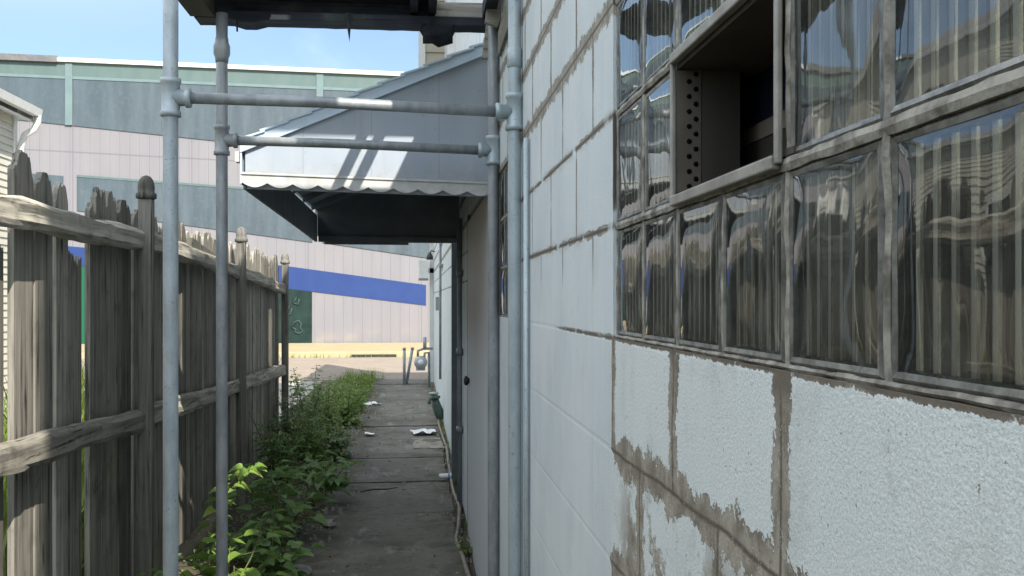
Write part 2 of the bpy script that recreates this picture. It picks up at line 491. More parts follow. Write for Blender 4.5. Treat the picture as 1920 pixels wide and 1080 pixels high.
M['rib'] = mat('ribbed_inner_glass', m_rib)
def m_glint():
    co = gcoord()
    n = gnoise(gmap((1, 1, .22)), 9, 4, .6); n2 = gnoise(co, 3.0, 2)
    c = gmix(sstep(n + (n2 - .5) * .8, .36, .62), (.62, .60, .53), (.97, .96, .88))
    return {'Base Color': c, 'Roughness': .22, 'Metallic': .15}
M['ribglint'] = mat('rib_glint_paint', m_glint)  # bright crests paint the flute reflections into the colour
M['grooveshade'] = simple('flute_shade_paint', (.04, .037, .032), (.16, .15, .132), .15, .3, 8, (1, 1, .3))  # dark flute bottoms paint the dim room into the colour
M['glassedge'] = simple('glass_block_edge', (.075, .076, .068), (.24, .24, .22), .22, .1, 30, (1, 1, 1), .3, 50)

# ------------------------------------------------------------------ constants of the place
W = .353            # face of the block wall (plane x = W)
ZC = 1.432          # a bed joint of the block wall

# ------------------------------------------------------------------ setting
g = MB(); g.quad((-260, -200, -.09), (260, -200, -.09), (260, 320, -.09), (-260, 320, -.09))
struct(g.build('ground', M['ground']))
g = MB()
# a broken strip of bare earth along the fence and along the foot of the wall
n = 60
vs = []
for i in range(n + 1):
    y = 1 + i * 18 / n
    vs += [(-1.75, y, -.05), (-1.2, y, -.02 + .02 * mnoise.noise((3, y, 0))), (-.70, y, -.012), (-.60, y, -.02)]
fs = []
for i in range(n):
    for k in range(3):
        a = i * 4 + k; fs.append((a, a + 1, a + 5, a + 4))
g.add(vs, fs, True)
struct(g.build('earth_strip', M['earth']))
g = MB(); g.box(.25, W + .05, 1, 18.6, -.08, -.018)
struct(g.build('wall_foot_strip', M['earth']))
# path slabs
g = MB()
y = 1.0
k = 0
while y < 18.75:
    L = 1.16 + .1 * R.random()
    y2 = min(y + L, 18.75)
    dz = R.uniform(-.006, .008); dz2 = dz + R.uniform(-.012, .012)
    x0 = -.70 + R.uniform(-.03, .03); x1 = .272 + R.uniform(-.008, .008)
    m_ = 12
    vs = []
    for j in range(m_ + 1):
        yy = y + (y2 - y - .005) * j / m_
        for i in range(9):
            xx = x0 + (x1 - x0) * i / 8
            if i in (0, 8): xx += .014 * mnoise.noise((xx * 3, yy * 5, 1))
            e = 0
            if j in (0, m_): e = -.006 - .008 * abs(mnoise.noise((xx * 6, yy, 5))); 
            vs.append((xx, yy + (0.016 * mnoise.noise((xx * 5, yy, 7)) if j in (0, m_) else 0), dz + (dz2 - dz) * j / m_ + e + .006 * mnoise.noise((xx * 2.2, yy * 2.2, 0))))
    fs = [(j * 9 + i, j * 9 + i + 1, j * 9 + i + 10, j * 9 + i + 9) for j in range(m_) for i in range(8)]
    b0 = len(vs)
    for (ring) in ([i for i in range(9)], [m_ * 9 + i for i in range(9)]):
        lo = [len(vs) + q for q in range(9)]
        vs += [(vs[q][0], vs[q][1], -.09) for q in ring]
        fs += [(ring[q], ring[q + 1], lo[q + 1], lo[q]) for q in range(8)]
    for col_ in (0, 8):
        ring = [j * 9 + col_ for j in range(m_ + 1)]
        lo = [len(vs) + q for q in range(m_ + 1)]
        vs += [(vs[q][0], vs[q][1], -.09) for q in ring]
        fs += [(ring[q], ring[q + 1], lo[q + 1], lo[q]) for q in range(m_)]
    g.add(vs, fs, False)
    y = y2 + .004; k += 1
struct(g.build('path', M['path']))
g = MB(); g.box(-120, 120, 18.9, 26.4, -.2, -.03)
struct(g.build('street', M['street']))
g = MB(); g.box(-9, -1.75, 11.6, 18.88, -.2, -.045)
struct(g.build('driveway', M['drive']))
g = MB(); g.prism([(26.42, -.1), (26.46, .10), (26.49, .115), (31.9, .12), (31.9, -.1)], 'x', -120, 120)
struct(g.build('pavement', M['kerb']))
g = MB(); g.box(-1.7, -.5, 26.385, 26.415, -.025, .045)
tag(g.build('storm_drain_opening', M['black']), 'dark storm drain slot in the far kerb', 'drain')

# ------------------------------------------------------------------ the block building on the right
B = thing('block_building', 'pale painted concrete block building with glass block window along the alley', 'building', (W, 0, 0))
def wall_rects(y0, y1, z0, z1, holes):
    ys = sorted({y0, y1, *[h[0] for h in holes], *[h[1] for h in holes]})
    zs = sorted({z0, z1, *[h[2] for h in holes], *[h[3] for h in holes]})
    out = []
    for i in range(len(ys) - 1):
        for j in range(len(zs) - 1):
            cy = (ys[i] + ys[i + 1]) / 2; cz = (zs[j] + zs[j + 1]) / 2
            if any(h[0] < cy < h[1] and h[2] < cz < h[3] for h in holes): continue
            out.append((ys[i], ys[i + 1], zs[j], zs[j + 1]))
    return out
WIN_A = (-.086, 1.714, ZC, ZC + .8)
WIN_B = (3.70, 4.10, ZC, ZC + .6)
WIN_C = (12.2, 13.2, 3.5, 5.0)
holes = [WIN_A, WIN_B, (1.76, 2.27, 2.6, 3.0)]  # last hole: unseen notch added to let sun onto the weeds
g = MB()
TH = .2
def wall_mesh(g, rects, holes, y0, y1, z0, z1):
    for a, b, c, d in rects:
        g.quad((W, a, c), (W, a, d), (W, b, d), (W, b, c))
        g.quad((W + TH, a, c), (W + TH, b, c), (W + TH, b, d), (W + TH, a, d))
    for (a, b, c, d) in holes:
        g.quad((W, a, c), (W, b, c), (W + TH, b, c), (W + TH, a, c))
        if d < 2.99: g.quad((W, a, d), (W + TH, a, d), (W + TH, b, d), (W, b, d))
        g.quad((W, a, c), (W + TH, a, c), (W + TH, a, d), (W, a, d))
        g.quad((W, b, c), (W, b, d), (W + TH, b, d), (W + TH, b, c))
wall_mesh(g, wall_rects(-6, 18.3, -.1, 3.0, holes), holes, -6, 18.3, -.1, 3.0)
g.quad((W, 18.3, -.1), (W, 18.3, 3.0), (W + TH, 18.3, 3.0), (W + TH, 18.3, -.1))
g.build('wall', M['wall'], B)
# upper storey: unseen near part added, gaps cut to place sun patches
g = MB()
e = .002
for poly in ([(.07, 3.002), (1.76, 3.002), (1.76, 5.9), (-.65, 5.9), (-.65, 5.63), (.07, 5.56)],
             [(2.27, 3.002), (3.44, 3.002), (2.27, 4.17)],
             [(2.27, 4.42), (3.69, 3.002), (5.58, 3.002), (5.58, 5.28), (2.27, 5.28)],
             [(5.58, 3.002), (5.92, 3.002), (5.92, 4.3), (5.58, 4.75)],
             [(5.92, 3.002), (18.3, 3.002), (18.3, 5.28), (5.92, 5.28)]):
    g.prism(poly, 'x', W, W + .07)
g.build('upper_wall_sun_mask', M['greywhite'], B)
g = MB(); g.box(W + .2, 9, -6, 18.2, 2.44, 2.54); g.box(8.8, 9, -6, 18.2, -.1, 2.44); g.box(W + TH + .002, 8.8, 18.1, 18.3, -.1, 2.44); g.box(W + TH + .002, 8.8, -6.2, -6, -.1, 2.44)
g.build('flat_roof', M['shingle'], B)

# glass block windows: thing > window > glass_block
def fluted_block(win, y0, y1, z0, z1, k):
    j = .0055
    ya, yb, za, zb = y0 + j, y1 - j, z0 + j, z1 - j
    rim = .0105
    # rim of solid glass
    r = MB()
    xf = W + .006 + R.uniform(-.0015, .0015)
    def ring(xa, a, xb, b):
        A = [(xa, ya + a, za + a), (xa, yb - a, za + a), (xa, yb - a, zb - a), (xa, ya + a, zb - a)]
        Bq = [(xb, ya + b, za + b), (xb, yb - b, za + b), (xb, yb - b, zb - b), (xb, ya + b, zb - b)]
        vs = A + Bq
        r.add(vs, [(i, 4 + i, 4 + (i + 1) % 4, (i + 1) % 4) for i in range(4)])
    ring(W + .09, 0, xf + .004, 0)
    ring(xf + .004, 0, xf, .004)
    ring(xf, .004, xf + .0012, .0085)
    ring(xf + .0012, .0085, xf + .006, rim)
    ring(xf + .006, rim, xf + .05, rim)
    o = r.build('glass_block', M['glassedge'], win)
    # clear face, slightly pillowed
    n = 14
    f = MB(); vs = []
    for iz in range(n + 1):
        for iy in range(n + 1):
            u = iy / n; v = iz / n
            yy = ya + .0085 + (yb - ya - .017) * u; zz = za + .0085 + (zb - za - .017) * v
            pil = (1 - (2 * u - 1) ** 6) * (1 - (2 * v - 1) ** 6)
            vs.append((xf + .0018 - .0022 * pil + .0009 * mnoise.noise((yy * 11, zz * 11, k)), yy, zz))
    fs = [(a * (n + 1) + b, (a + 1) * (n + 1) + b, (a + 1) * (n + 1) + b + 1, a * (n + 1) + b + 1) for a in range(n) for b in range(n)]
    f.add(vs, fs, True)
    # ribbed inner face
    b_ = MB(); vs = []
    nf = 7; per = 8; m_ = nf * per
    rows = 3
    for iz in range(rows + 1):
        for iy in range(m_ + 1):
            u = iy / m_; v = iz / rows
            yy = ya + rim + (yb - ya - 2 * rim) * u; zz = za + rim + (zb - za - 2 * rim) * v
            ph = (u * nf) % 1.0
            bulge = math.sin(PI * ph)
            dep = .0052 * abs(bulge) ** .8
            yy2 = yy
            vs.append((xf + .0155 - dep, yy2, zz))
    fs = [(a * (m_ + 1) + c, (a + 1) * (m_ + 1) + c, (a + 1) * (m_ + 1) + c + 1, a * (m_ + 1) + c + 1) for a in range(rows) for c in range(m_)]
    b_.add(vs, fs, True)
    me = o.data
    # join the three shells in one mesh with three materials
    allb = MB(); allb.v = r.v[:]; allb.f = r.f[:]; allb.sm = r.sm[:]
    nr = len(allb.f); allb.add(f.v, f.f, True); nf_ = len(allb.f); allb.add(b_.v, b_.f, True)
    off = wloc(win)
    me2 = bpy.data.meshes.new('glass_block')
    me2.from_pydata([(p[0] - off.x, p[1] - off.y, p[2] - off.z) for p in allb.v], [], allb.f)
    me2.polygons.foreach_set('use_smooth', allb.sm)
    for mm in (M['glassedge'], M['glass'], M['rib'], M['ribglint'], M['grooveshade']): me2.materials.append(mm)
    me2.polygons.foreach_set('material_index', [0] * nr + [1] * (nf_ - nr) + [3 if (q % m_) % per in (3, 4) else (4 if (q % m_) % per in (0, 1, 7) else 2) for q in range(len(allb.f) - nf_)])
    me2.update()
    o.data = me2
    return o

def mortar_grid(g, win, skip=None):
    y0, y1, z0, z1 = win
    x0 = W + .003; x1 = W + .085
    ny = round((y1 - y0) / .2); nz = round((z1 - z0) / .2)
    h = .0062
    def bar(a, b, c, d, lump=0):
        n_ = max(2, int(max(b - a, d - c) / .02)); 
        horiz = (b - a) > (d - c)
        vs = []
        for i in range(n_ + 1):
            t = i / n_
            if horiz:
                yy = a + (b - a) * t; w1 = .0022 * mnoise.noise((yy * 30, c * 9, 2)); w2 = .0022 * mnoise.noise((yy * 30, c * 9, 8))
                xo = x0 + .003 * mnoise.noise((yy * 22, c * 7, 4))
                vs += [(x1, yy, c), (xo + .002, yy, c + w1), (xo, yy, (c + d) / 2), (xo + .002, yy, d + w2), (x1, yy, d)]
            else:
                zz = c + (d - c) * t; w1 = .0022 * mnoise.noise((a * 9, zz * 30, 2)); w2 = .0022 * mnoise.noise((a * 9, zz * 30, 8))
                xo = x0 + .0025 + .003 * mnoise.noise((a * 7, zz * 22, 4))
                vs += [(x1, a, zz), (xo + .002, a + w1, zz), (xo, (a + b) / 2, zz), (xo + .002, b + w2, zz), (x1, b, zz)]
        fs = []
        for i in range(n_):
            for q in range(4):
                A = i * 5 + q
                fs.append((A, A + 5, A + 6, A + 1) if horiz else (A, A + 1, A + 6, A + 5))
        g.add(vs, fs, False)
    for i in range(ny + 1):
        yy = y0 + i * .2
        for j in range(nz):
            zz = z0 + j * .2
            if skip and skip[0] + .01 < yy < skip[1] - .01 and skip[2] - .01 < zz < skip[3] - .01: continue
            bar(max(yy - h, y0 + .0005), min(yy + h, y1 - .0005), zz, zz + .2)
    for j in range(nz + 1):
        zz = z0 + j * .2
        for i in range(ny):
            yy = y0 + i * .2
            if skip and skip[2] + .01 < zz < skip[3] - .01 and skip[0] - .01 < yy < skip[1] - .01: continue
            bar(yy, yy + .2, max(zz - h, z0 + .0005), min(zz + h, z1 - .0005))

VENT = (.914, 1.314, ZC + .2, ZC + .4)
g = MB(); mortar_grid(g, WIN_A, VENT)
winA = g.build('glass_block_window', M['mortar'], B)
tag(winA, 'fluted glass block window with an open vent')
k = 0
for i in range(9):
    for j in range(4):
        a = WIN_A[0] + .2 * i; c = ZC + .2 * j
        if VENT[0] - .01 < a < VENT[1] - .01 and VENT[2] - .01 < c < VENT[3] - .01: continue
        k += 1
        fluted_block(winA, a, a + .2, c, c + .2, k)
g = MB(); mortar_grid(g, WIN_B)
winB = g.build('glass_block_window', M['mortar'], B)
tag(winB, 'small glass block window behind the pipe posts')
for i in range(2):
    for j in range(3):
        k += 1
        fluted_block(winB, WIN_B[0] + .2 * i, WIN_B[0] + .2 * i + .2, ZC + .2 * j, ZC + .2 * j + .2, k)
# vent frame
a, b, c, d = VENT
g = MB(); fw = .010
for (p, q, r_, s_) in [(a + .001, a + fw, c, d), (b - fw, b - .001, c, d)]:
    g.box(W - .004, W + .003, p, q, r_ + .001, s_ - .001)
for (r_, s_) in [(c - .004, c + fw), (d - fw, d + .004)]:
    g.box(W - .007, W + .004, a + fw, b - fw, r_, s_)
vf = g.build('vent_frame', M['ventframe'], winA, .002)
# things seen in the open vent: perforated strip, wooden board and rail, added dark liner, tilted sash with dark opening
yb = b - fw
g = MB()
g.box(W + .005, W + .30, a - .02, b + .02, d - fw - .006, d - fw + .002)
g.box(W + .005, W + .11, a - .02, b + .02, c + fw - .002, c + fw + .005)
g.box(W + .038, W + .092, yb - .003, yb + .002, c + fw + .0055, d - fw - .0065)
g.build('vent_shade_liner', M['inside'], winA)  # dark boards added over pale reveals to paint the opening in shade
g = MB(); g.box(W + .005, W + .037, yb - .002, yb + .012, c + fw + .006, d - fw - .007)
pl = g.build('perforated_lining', M['card'], winA)
g = MB()
for i in range(8):
    for q in range(2):
        g.lathe((W + .0205 + q * .0095, yb - .0025, c + .024 + i * .0205 + q * .0102), [(.0036, -.0003), (.0036, 0)], 10, 'y')
g.build('perforation', M['hole'], winA)
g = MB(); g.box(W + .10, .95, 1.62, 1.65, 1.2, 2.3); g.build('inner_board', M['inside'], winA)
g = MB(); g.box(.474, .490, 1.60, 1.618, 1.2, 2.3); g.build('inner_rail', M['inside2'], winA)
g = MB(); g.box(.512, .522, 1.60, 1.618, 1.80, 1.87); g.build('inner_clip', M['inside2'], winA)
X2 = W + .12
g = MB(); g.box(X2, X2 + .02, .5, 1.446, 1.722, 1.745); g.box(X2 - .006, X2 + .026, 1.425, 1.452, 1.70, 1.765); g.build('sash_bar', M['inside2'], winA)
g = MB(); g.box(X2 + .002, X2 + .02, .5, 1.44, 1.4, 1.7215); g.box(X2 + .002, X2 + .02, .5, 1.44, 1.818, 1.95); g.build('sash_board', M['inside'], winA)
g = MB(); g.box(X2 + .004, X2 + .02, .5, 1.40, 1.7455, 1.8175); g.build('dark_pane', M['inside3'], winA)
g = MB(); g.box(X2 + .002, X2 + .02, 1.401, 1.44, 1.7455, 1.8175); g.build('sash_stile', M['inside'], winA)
# dim room behind
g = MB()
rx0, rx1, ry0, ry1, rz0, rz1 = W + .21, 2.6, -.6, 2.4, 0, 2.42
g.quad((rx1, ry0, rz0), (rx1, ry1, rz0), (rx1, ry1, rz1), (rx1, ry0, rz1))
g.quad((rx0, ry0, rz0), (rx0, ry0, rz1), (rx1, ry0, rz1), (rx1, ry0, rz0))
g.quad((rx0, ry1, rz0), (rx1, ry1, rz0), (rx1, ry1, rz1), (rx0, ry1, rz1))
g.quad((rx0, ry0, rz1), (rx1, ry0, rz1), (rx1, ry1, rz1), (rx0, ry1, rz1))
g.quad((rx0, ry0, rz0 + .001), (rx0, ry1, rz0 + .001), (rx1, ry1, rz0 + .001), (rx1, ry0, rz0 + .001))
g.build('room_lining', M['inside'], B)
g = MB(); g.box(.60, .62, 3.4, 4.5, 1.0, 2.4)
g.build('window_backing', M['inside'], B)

# door panel and jamb under the awning
g = MB(); g.box(W - .016, W + .05, 4.47, 6.24, -.05, 2.0)
d1 = g.build('door', M['panel'], B, .003)
g = MB(); g.lathe((W - .05, 6.05, 1.0), [(.014, 0), (.03, .006), (.03, .02), (.012, .034)], 12, 'x')
g.build('door_knob', M['black'], d1)
g = MB(); g.box(W - .012, W + .05, 6.245, 6.36, -.05, 2.05)
g.build('door_jamb', M['black'], B)
g = MB(); g.box(W - .052, W - .001, 8.0, 8.11, -.06, 2.3)
g.build('downspout', M['darkpost'], B)
g = MB(); g.box(W - .055, W - .001, 8.6, 8.66, 2.9, 5.5); g.box(W - .055, W - .001, 8.95, 9.03, 2.9, 5.5)
g.build('white_downspout', M['white'], B)
g = MB(); g.tube([(W - .026, 7.15, -.05), (W - .026, 7.15, 2.1)], .02, 10)
for z_ in (.55, 1.12, 1.7):
    g.lathe((W - .026, 7.15, z_), [(.027, -.025), (.027, .025)], 12)
g.build('riser_pipe', M['galv_dull'], B)
g = MB(); g.tube([(W - .018, 13.0, .45), (W - .018, 13.0, 2.9)], .016, 8)
g.build('conduit', M['galv_dull'], B)
g = MB(); g.box(W - .04, W - .001, 12.2, 12.9, 1.93, 1.955); g.build('bracket', M['galv_dull'], B)
g = MB(); g.box(W - .05, W - .001, 14.3, 14.45, 1.35, 1.55); g.build('junction_box', M['galv_dull'], B)
g = MB(); g.box(.272, W - .001, 18.1, 18.31, -.08, 2.95); g.build('corner_pilaster', M['greywhite'], B)
g = MB(); g.tube([(.342, 2.98, -.05), (.342, 2.98, 2.0)], .009, 8)
g.build('thin_conduit', M['pipe_paint'], B)
# bay of the upper floor
g = MB(); g.box(.045, W - .001, 9.5, 12.5, 3.15, 6.2)
for i in range(24):
    z_ = 3.16 + i * .125
    g.prism([(9.499, z_), (9.486, z_ + .002), (9.499, z_ + .12)], 'x', .10, W - .06)
bay = g.build('upper_bay', M['tansiding'], B)
g = MB(); g.box(.035, .10, 9.475, 9.56, 3.15, 6.2); g.box(W - .065, W - .002, 9.475, 9.498, 3.15, 6.2)
g.build('corner_board', M['greywhite'], bay)  # pale left board paints a sunlit strip on the bay's corner

# ------------------------------------------------------------------ wall-mounted box and lamp at the far corner
t = thing('wall_box', 'white wall box with tan underside at the far end of the block wall', 'utility box', (.16, 18.32, 1.88))
g = MB(); g.box(.07, .25, 18.0, 18.28, 1.90, 2.24); g.box(.25, W, 18.10, 18.2, 2.0, 2.1); g.build('box_body', M['white'], t, .006)
g = MB(); g.box(.066, .25, 17.99, 18.285, 1.868, 1.898); g.build('underside', M['cardboard'], t)
t = thing('wall_lamp', 'small dark wall lamp high on the far end of the block wall', 'lamp', (W, 17.3, 2.3))
g = MB(); g.tube([(W, 17.3, 2.36), (.29, 17.3, 2.38), (.265, 17.3, 2.33)], .012, 8); g.build('arm', M['black'], t)
g = MB(); g.lathe((.262, 17.3, 2.22), [(.06, 0), (.055, .06), (.03, .11), (.015, .13)], 14); g.build('lamp_shade', M['black'], t)

# ------------------------------------------------------------------ pipe canopy
C = thing('pipe_canopy', 'decaying wooden canopy roof on galvanised pipe posts and crossbars beside the wall', 'canopy', (-.22, 3.65, 0))
def wob_tube(p0, p1, r, n=14):
    p0 = Vector(p0); p1 = Vector(p1)
    return [p0.lerp(p1, i / 8) for i in range(9)], r
def fitting(pole, at, axis_x=0, r=.0235, m=None, flange=True):
    f = MB(); x, y, z = at
    f.lathe((x, y, z), [(r + .003, -.062), (r + .009, -.060), (r + .009, -.046), (r + .005, -.042), (r + .005, .042), (r + .009, .046), (r + .009, .060), (r + .003, .062)], 18)
    if axis_x:
        s_ = axis_x
        prof = [(r + .004, s_ * .01), (r + .002, s_ * .045), (r + .008, s_ * .048), (r + .008, s_ * .062), (r - .004, s_ * .064)]
        if s_ < 0: prof = prof[::-1]
        f.lathe((x, y, z), prof, 18, 'x')
    return f.build('tee_fitting', m or M['galv_dull'], pole)
def union(pole, at, r, hh=.03, m=None):
    f = MB(); x, y, z = at
    f.lathe((x, y, z), [(r + .002, -hh - .02), (r + .004, -hh), (r + .010, -hh * .5), (r + .010, hh * .5), (r + .004, hh), (r + .002, hh + .02)], 16)
    return f.build('pipe_union', m or M['galv_dull'], pole)
ZT = 2.67
def pole(x, y, r, m):
    g = MB(); g.tube([(x, y, -.06 + (ZT + .06) * i / 6) for i in range(7)], r, 20)
    return g.build('post', m, C)
p1 = pole(-.776, 3.2, .0237, M['galv']); fitting(p1, (-.776, 3.2, 2.147), 1, .0237, M['galv'])
p2 = pole(.3275, 3.2, .0215, M['pipe_paint'])
f = MB(); f.lathe((.3275, 3.2, 2.30), [(.0225, -.032), (.0245, -.030), (.0245, .030), (.0225, .032)], 18); f.build('pipe_coupling', M['pipe_paint'], p2)
fitting(p2, (.3275, 3.2, 2.122), -1, .0215, M['pipe_paint'])
p3 = pole(-.784, 4.07, .0235, M['galv_dull']); fitting(p3, (-.784, 4.07, 2.153), 1, .0235); union(p3, (-.784, 4.07, 2.52), .0235)
p4 = pole(.327, 4.07, .0235, M['galv_dull']); fitting(p4, (.327, 4.07, 2.128), -1, .0235, M['pipe_paint'])
g = MB(); g.tube([(-.72, 3.2, 2.147), (-.3, 3.2, 2.142), (.28, 3.2, 2.122)], .0185, 16); cb1 = g.build('crossbar', M['galv_dull'], C)
g = MB(); g.tube([(-.72, 4.07, 2.153), (-.3, 4.07, 2.147), (.272, 4.07, 2.128)], .0195, 16); g.build('crossbar', M['galv_dull'], C)
# wooden roof
g = MB()
yy = 2.92
def ragged(x0, x1, y0, y1, z0, z1, amp=.012):
    """board along x with a ragged far edge"""
    n_ = 16
    low = [(x0 + (x1 - x0) * i / n_, y0 + amp * .4 * mnoise.noise((i * .9, y0 * 7, 1))) for i in range(n_ + 1)]
    hi = [(x0 + (x1 - x0) * i / n_, y1 + amp * mnoise.noise((i * .9, y1 * 7, 3))) for i in range(n_ + 1)]
    g.prism(low + hi[::-1], 'z', z0, z1)
ragged(-.90, -.56, 3.92, 4.06, 2.765, 2.785, .003); ragged(-.90, .09, 4.065, 4.22, 2.768, 2.785, .003)
g.build('roof_board', M['darkwood'], C)
g = MB()
for x_ in (-.004, .074):
    g = MB(); g.box(x_ - .016, x_ + .016, 3.1, 4.18, 2.72, 2.762); g.build('rafter', M['darkwood'], C)
g = MB(); g.box(.285, .335, 3.1, 4.13, 2.70, 2.762); g.build('rafter', M['darkwood'], C)
g = MB(); g.box(-.90, .335, 3.14, 3.19, 2.675, 2.715); g.build('front_beam', M['darkwood'], C)
g = MB()
n_ = 26
pts = [(-.91 + 1.235 * i / n_, 2.672 + .004 * mnoise.noise((i * .8, 4, 4)) - (.014 if i in (4, 5) else 0)) for i in range(n_ + 1)]
g.prism(pts + [(.325, 2.705), (-.91, 2.705)], 'y', 4.14, 4.26)
g.prism([(-.91, 2.7055), (.11, 2.7055), (.11, 2.764), (-.91, 2.764)], 'y', 4.19, 4.25)
g.build('rear_beam', M['darkwood'], C)
g = MB(); g.prism([(.085, 2.7055), (.325, 2.7055), (.325, 2.775), (.085, 2.772)], 'y', 4.165, 4.189)
g.build('weathered_fascia', M['plank'], C)
g = MB(); g.prism([(-.925, 2.675), (-.825, 2.675), (-.825, 2.76), (-.925, 2.76)], 'y', 2.92, 4.139)
g.build('edge_joist', M['brownwood'], C)
g = MB(); g.add([(-.292, 4.12, 2.70), (-.262, 4.12, 2.70), (-.277, 4.10, 2.70), (-.272, 4.115, 2.578)], [(0, 1, 3), (1, 2, 3), (2, 0, 3), (0, 2, 1)])
g.build('hanging_splinter', M['darkwood'], C)
g = MB(); g.tube([(-.738, 4.15, 2.68), (-.737, 4.15, 2.62)], .004, 6)
g.build('bent_nail', M['darkwood'], C)
g = MB()
vs = []; fs = []
ns, nr = 10, 8
for i in range(nr + 1):
    for k_ in range(ns):
        a_ = PI * i / nr; b_ = 2 * PI * k_ / ns
        q = Vector((math.sin(a_) * math.cos(b_), math.sin(a_) * math.sin(b_), math.cos(a_)))
        q *= 1 + .45 * mnoise.noise(q * 2.2 + Vector((4, 1, 9)))
        vs.append((.10 + q.x * .075, 4.16 + q.y * .035, 2.645 + q.z * .06))
for i in range(nr):
    for k_ in range(ns): fs.append((i * ns + k_, (i + 1) * ns + k_, (i + 1) * ns + (k_ + 1) % ns, i * ns + (k_ + 1) % ns))
g.add(vs, fs, True)
g.build('hanging_scrap', M['rag'], C)
g = MB()
g.prism([(.282, 2.525), (.352, 2.515), (.352, 2.76), (.315, 2.78)], 'y', 4.10, 4.13)
g.build('nailed_board', M['plank'], C)
g = MB(); g.prism([(.287, 2.645), (.340, 2.63), (.350, 2.66), (.352, 2.90), (.318, 2.90)], 'y', 4.0, 4.028)
g.build('nailed_board', M['plank'], C)
g = MB(); g.box(.338, .352, 3.3, 3.98, 2.50, 2.60); g.build('ledger_board', M['plank'], C)

# ------------------------------------------------------------------ metal awning
A = thing('metal_awning', 'blue-grey metal door awning with scalloped edge on the block wall', 'awning', (W, 6.0, 2.0))
YA, YB = 4.45, 7.70
slope = .4225
def ztop(x): return 2.248 + slope * (x + .685)
def sidepanel(y0, y1, zl, zr, name, m):
    g = MB(); g.prism([(-.755, zl), (.352, zr), (.352, ztop(.352) - .03), (-.755, ztop(-.755) - .03)], 'y', y0, y1)
    return g.build(name, m, A)
sidepanel(YA, YA + .012, 2.05, 2.02, 'side_panel', M['awning'])
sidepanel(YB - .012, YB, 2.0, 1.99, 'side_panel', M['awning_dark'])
# rake trim
g = MB()
for y0, y1 in ((YA - .012, YA - .001), (YB + .013, YB + .024)):
    g = MB()
    g.prism([(-.775, ztop(-.775) - .045), (.352, ztop(.352) - .045), (.352, ztop(.352) + .004), (-.775, ztop(-.775) + .004)], 'y', y0, y1)
    g.prism([(-.775, ztop(-.775) - .052), (.352, ztop(.352) - .052), (.352, ztop(.352) - .046), (-.775, ztop(-.775) - .046)], 'y', y0 - .008, y1 - .001)
    g.build('rake_trim', M['awning_trim'], A)
# stepped roof slats
g = MB()
ns_ = 11
for i in range(ns_):
    xa = -.79 + i * (1.142 / ns_); xb = xa + 1.142 / ns_ + .02
    if xb > .352: xb = .352
    lo = .012
    g.prism([(xa, ztop(xa) + .006), (xb, ztop(xb) - .004), (xb, ztop(xb) + .004), (xa + .004, ztop(xa) + lo + .005), (xa - .004, ztop(xa) + lo + .003)], 'y', YA - .022, YB + .022)
g.build('roof_slats', M['awning_trim'], A)
# dark underside sheet just below the slats
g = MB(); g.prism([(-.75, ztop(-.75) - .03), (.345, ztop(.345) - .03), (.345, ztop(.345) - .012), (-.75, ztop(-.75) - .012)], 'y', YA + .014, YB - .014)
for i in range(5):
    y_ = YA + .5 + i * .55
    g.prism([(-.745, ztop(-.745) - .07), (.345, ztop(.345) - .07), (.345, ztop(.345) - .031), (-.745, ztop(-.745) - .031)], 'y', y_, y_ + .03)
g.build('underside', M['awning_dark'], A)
# scalloped valances
def scallop(y0, y1, zl, zr, n_, name):
    pts = []
    x0, x1 = -.768, .350
    for i in range(n_):
        for k_ in range(9):
            t_ = (i + k_ / 8) / n_
            x_ = x0 + (x1 - x0) * t_
            base = zl + (zr - zl) * t_
            pts.append((x_, base + .004 - .020 * math.sin(PI * k_ / 8)))
    g = MB()
    top = [(x1, zr + .042), (x0, zl + .042)]
    g.prism(pts + top, 'y', y0, y1)
    g.prism([(x0 - .002, zl + .04), (x1, zr + .04), (x1, zr + .05), (x0 - .002, zl + .05)], 'y', y0 - .006, y1 - .0005)
    return g.build(name, M['valance'], A)
scallop(YA - .016, YA - .0125, 2.022, 1.990, 10, 'scalloped_valance')
g = MB(); g.prism([(-.75, 2.0), (.352, 1.975), (.352, 2.018), (-.75, 2.048)], 'y', YA + .014, YA + .03)
g.build('bottom_rail', M['awning'], A)
g = MB(); g.prism([(YA - .016, 2.02), (YB, 1.955), (YB, 2.17), (YA - .016, 2.20)], 'x', -.775, -.768)
g.build('front_valance', M['awning_trim'], A)
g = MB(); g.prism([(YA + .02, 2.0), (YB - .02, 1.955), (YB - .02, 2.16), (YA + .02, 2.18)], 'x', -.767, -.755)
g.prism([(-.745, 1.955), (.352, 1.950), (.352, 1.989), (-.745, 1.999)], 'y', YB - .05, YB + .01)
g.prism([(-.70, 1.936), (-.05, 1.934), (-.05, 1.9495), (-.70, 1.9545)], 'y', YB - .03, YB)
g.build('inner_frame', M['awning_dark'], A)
g = MB(); g.box(-.80, -.776, YA + .0, YA + .06, 2.12, 2.165)
g.build('gutter_end', M['siding'], A)

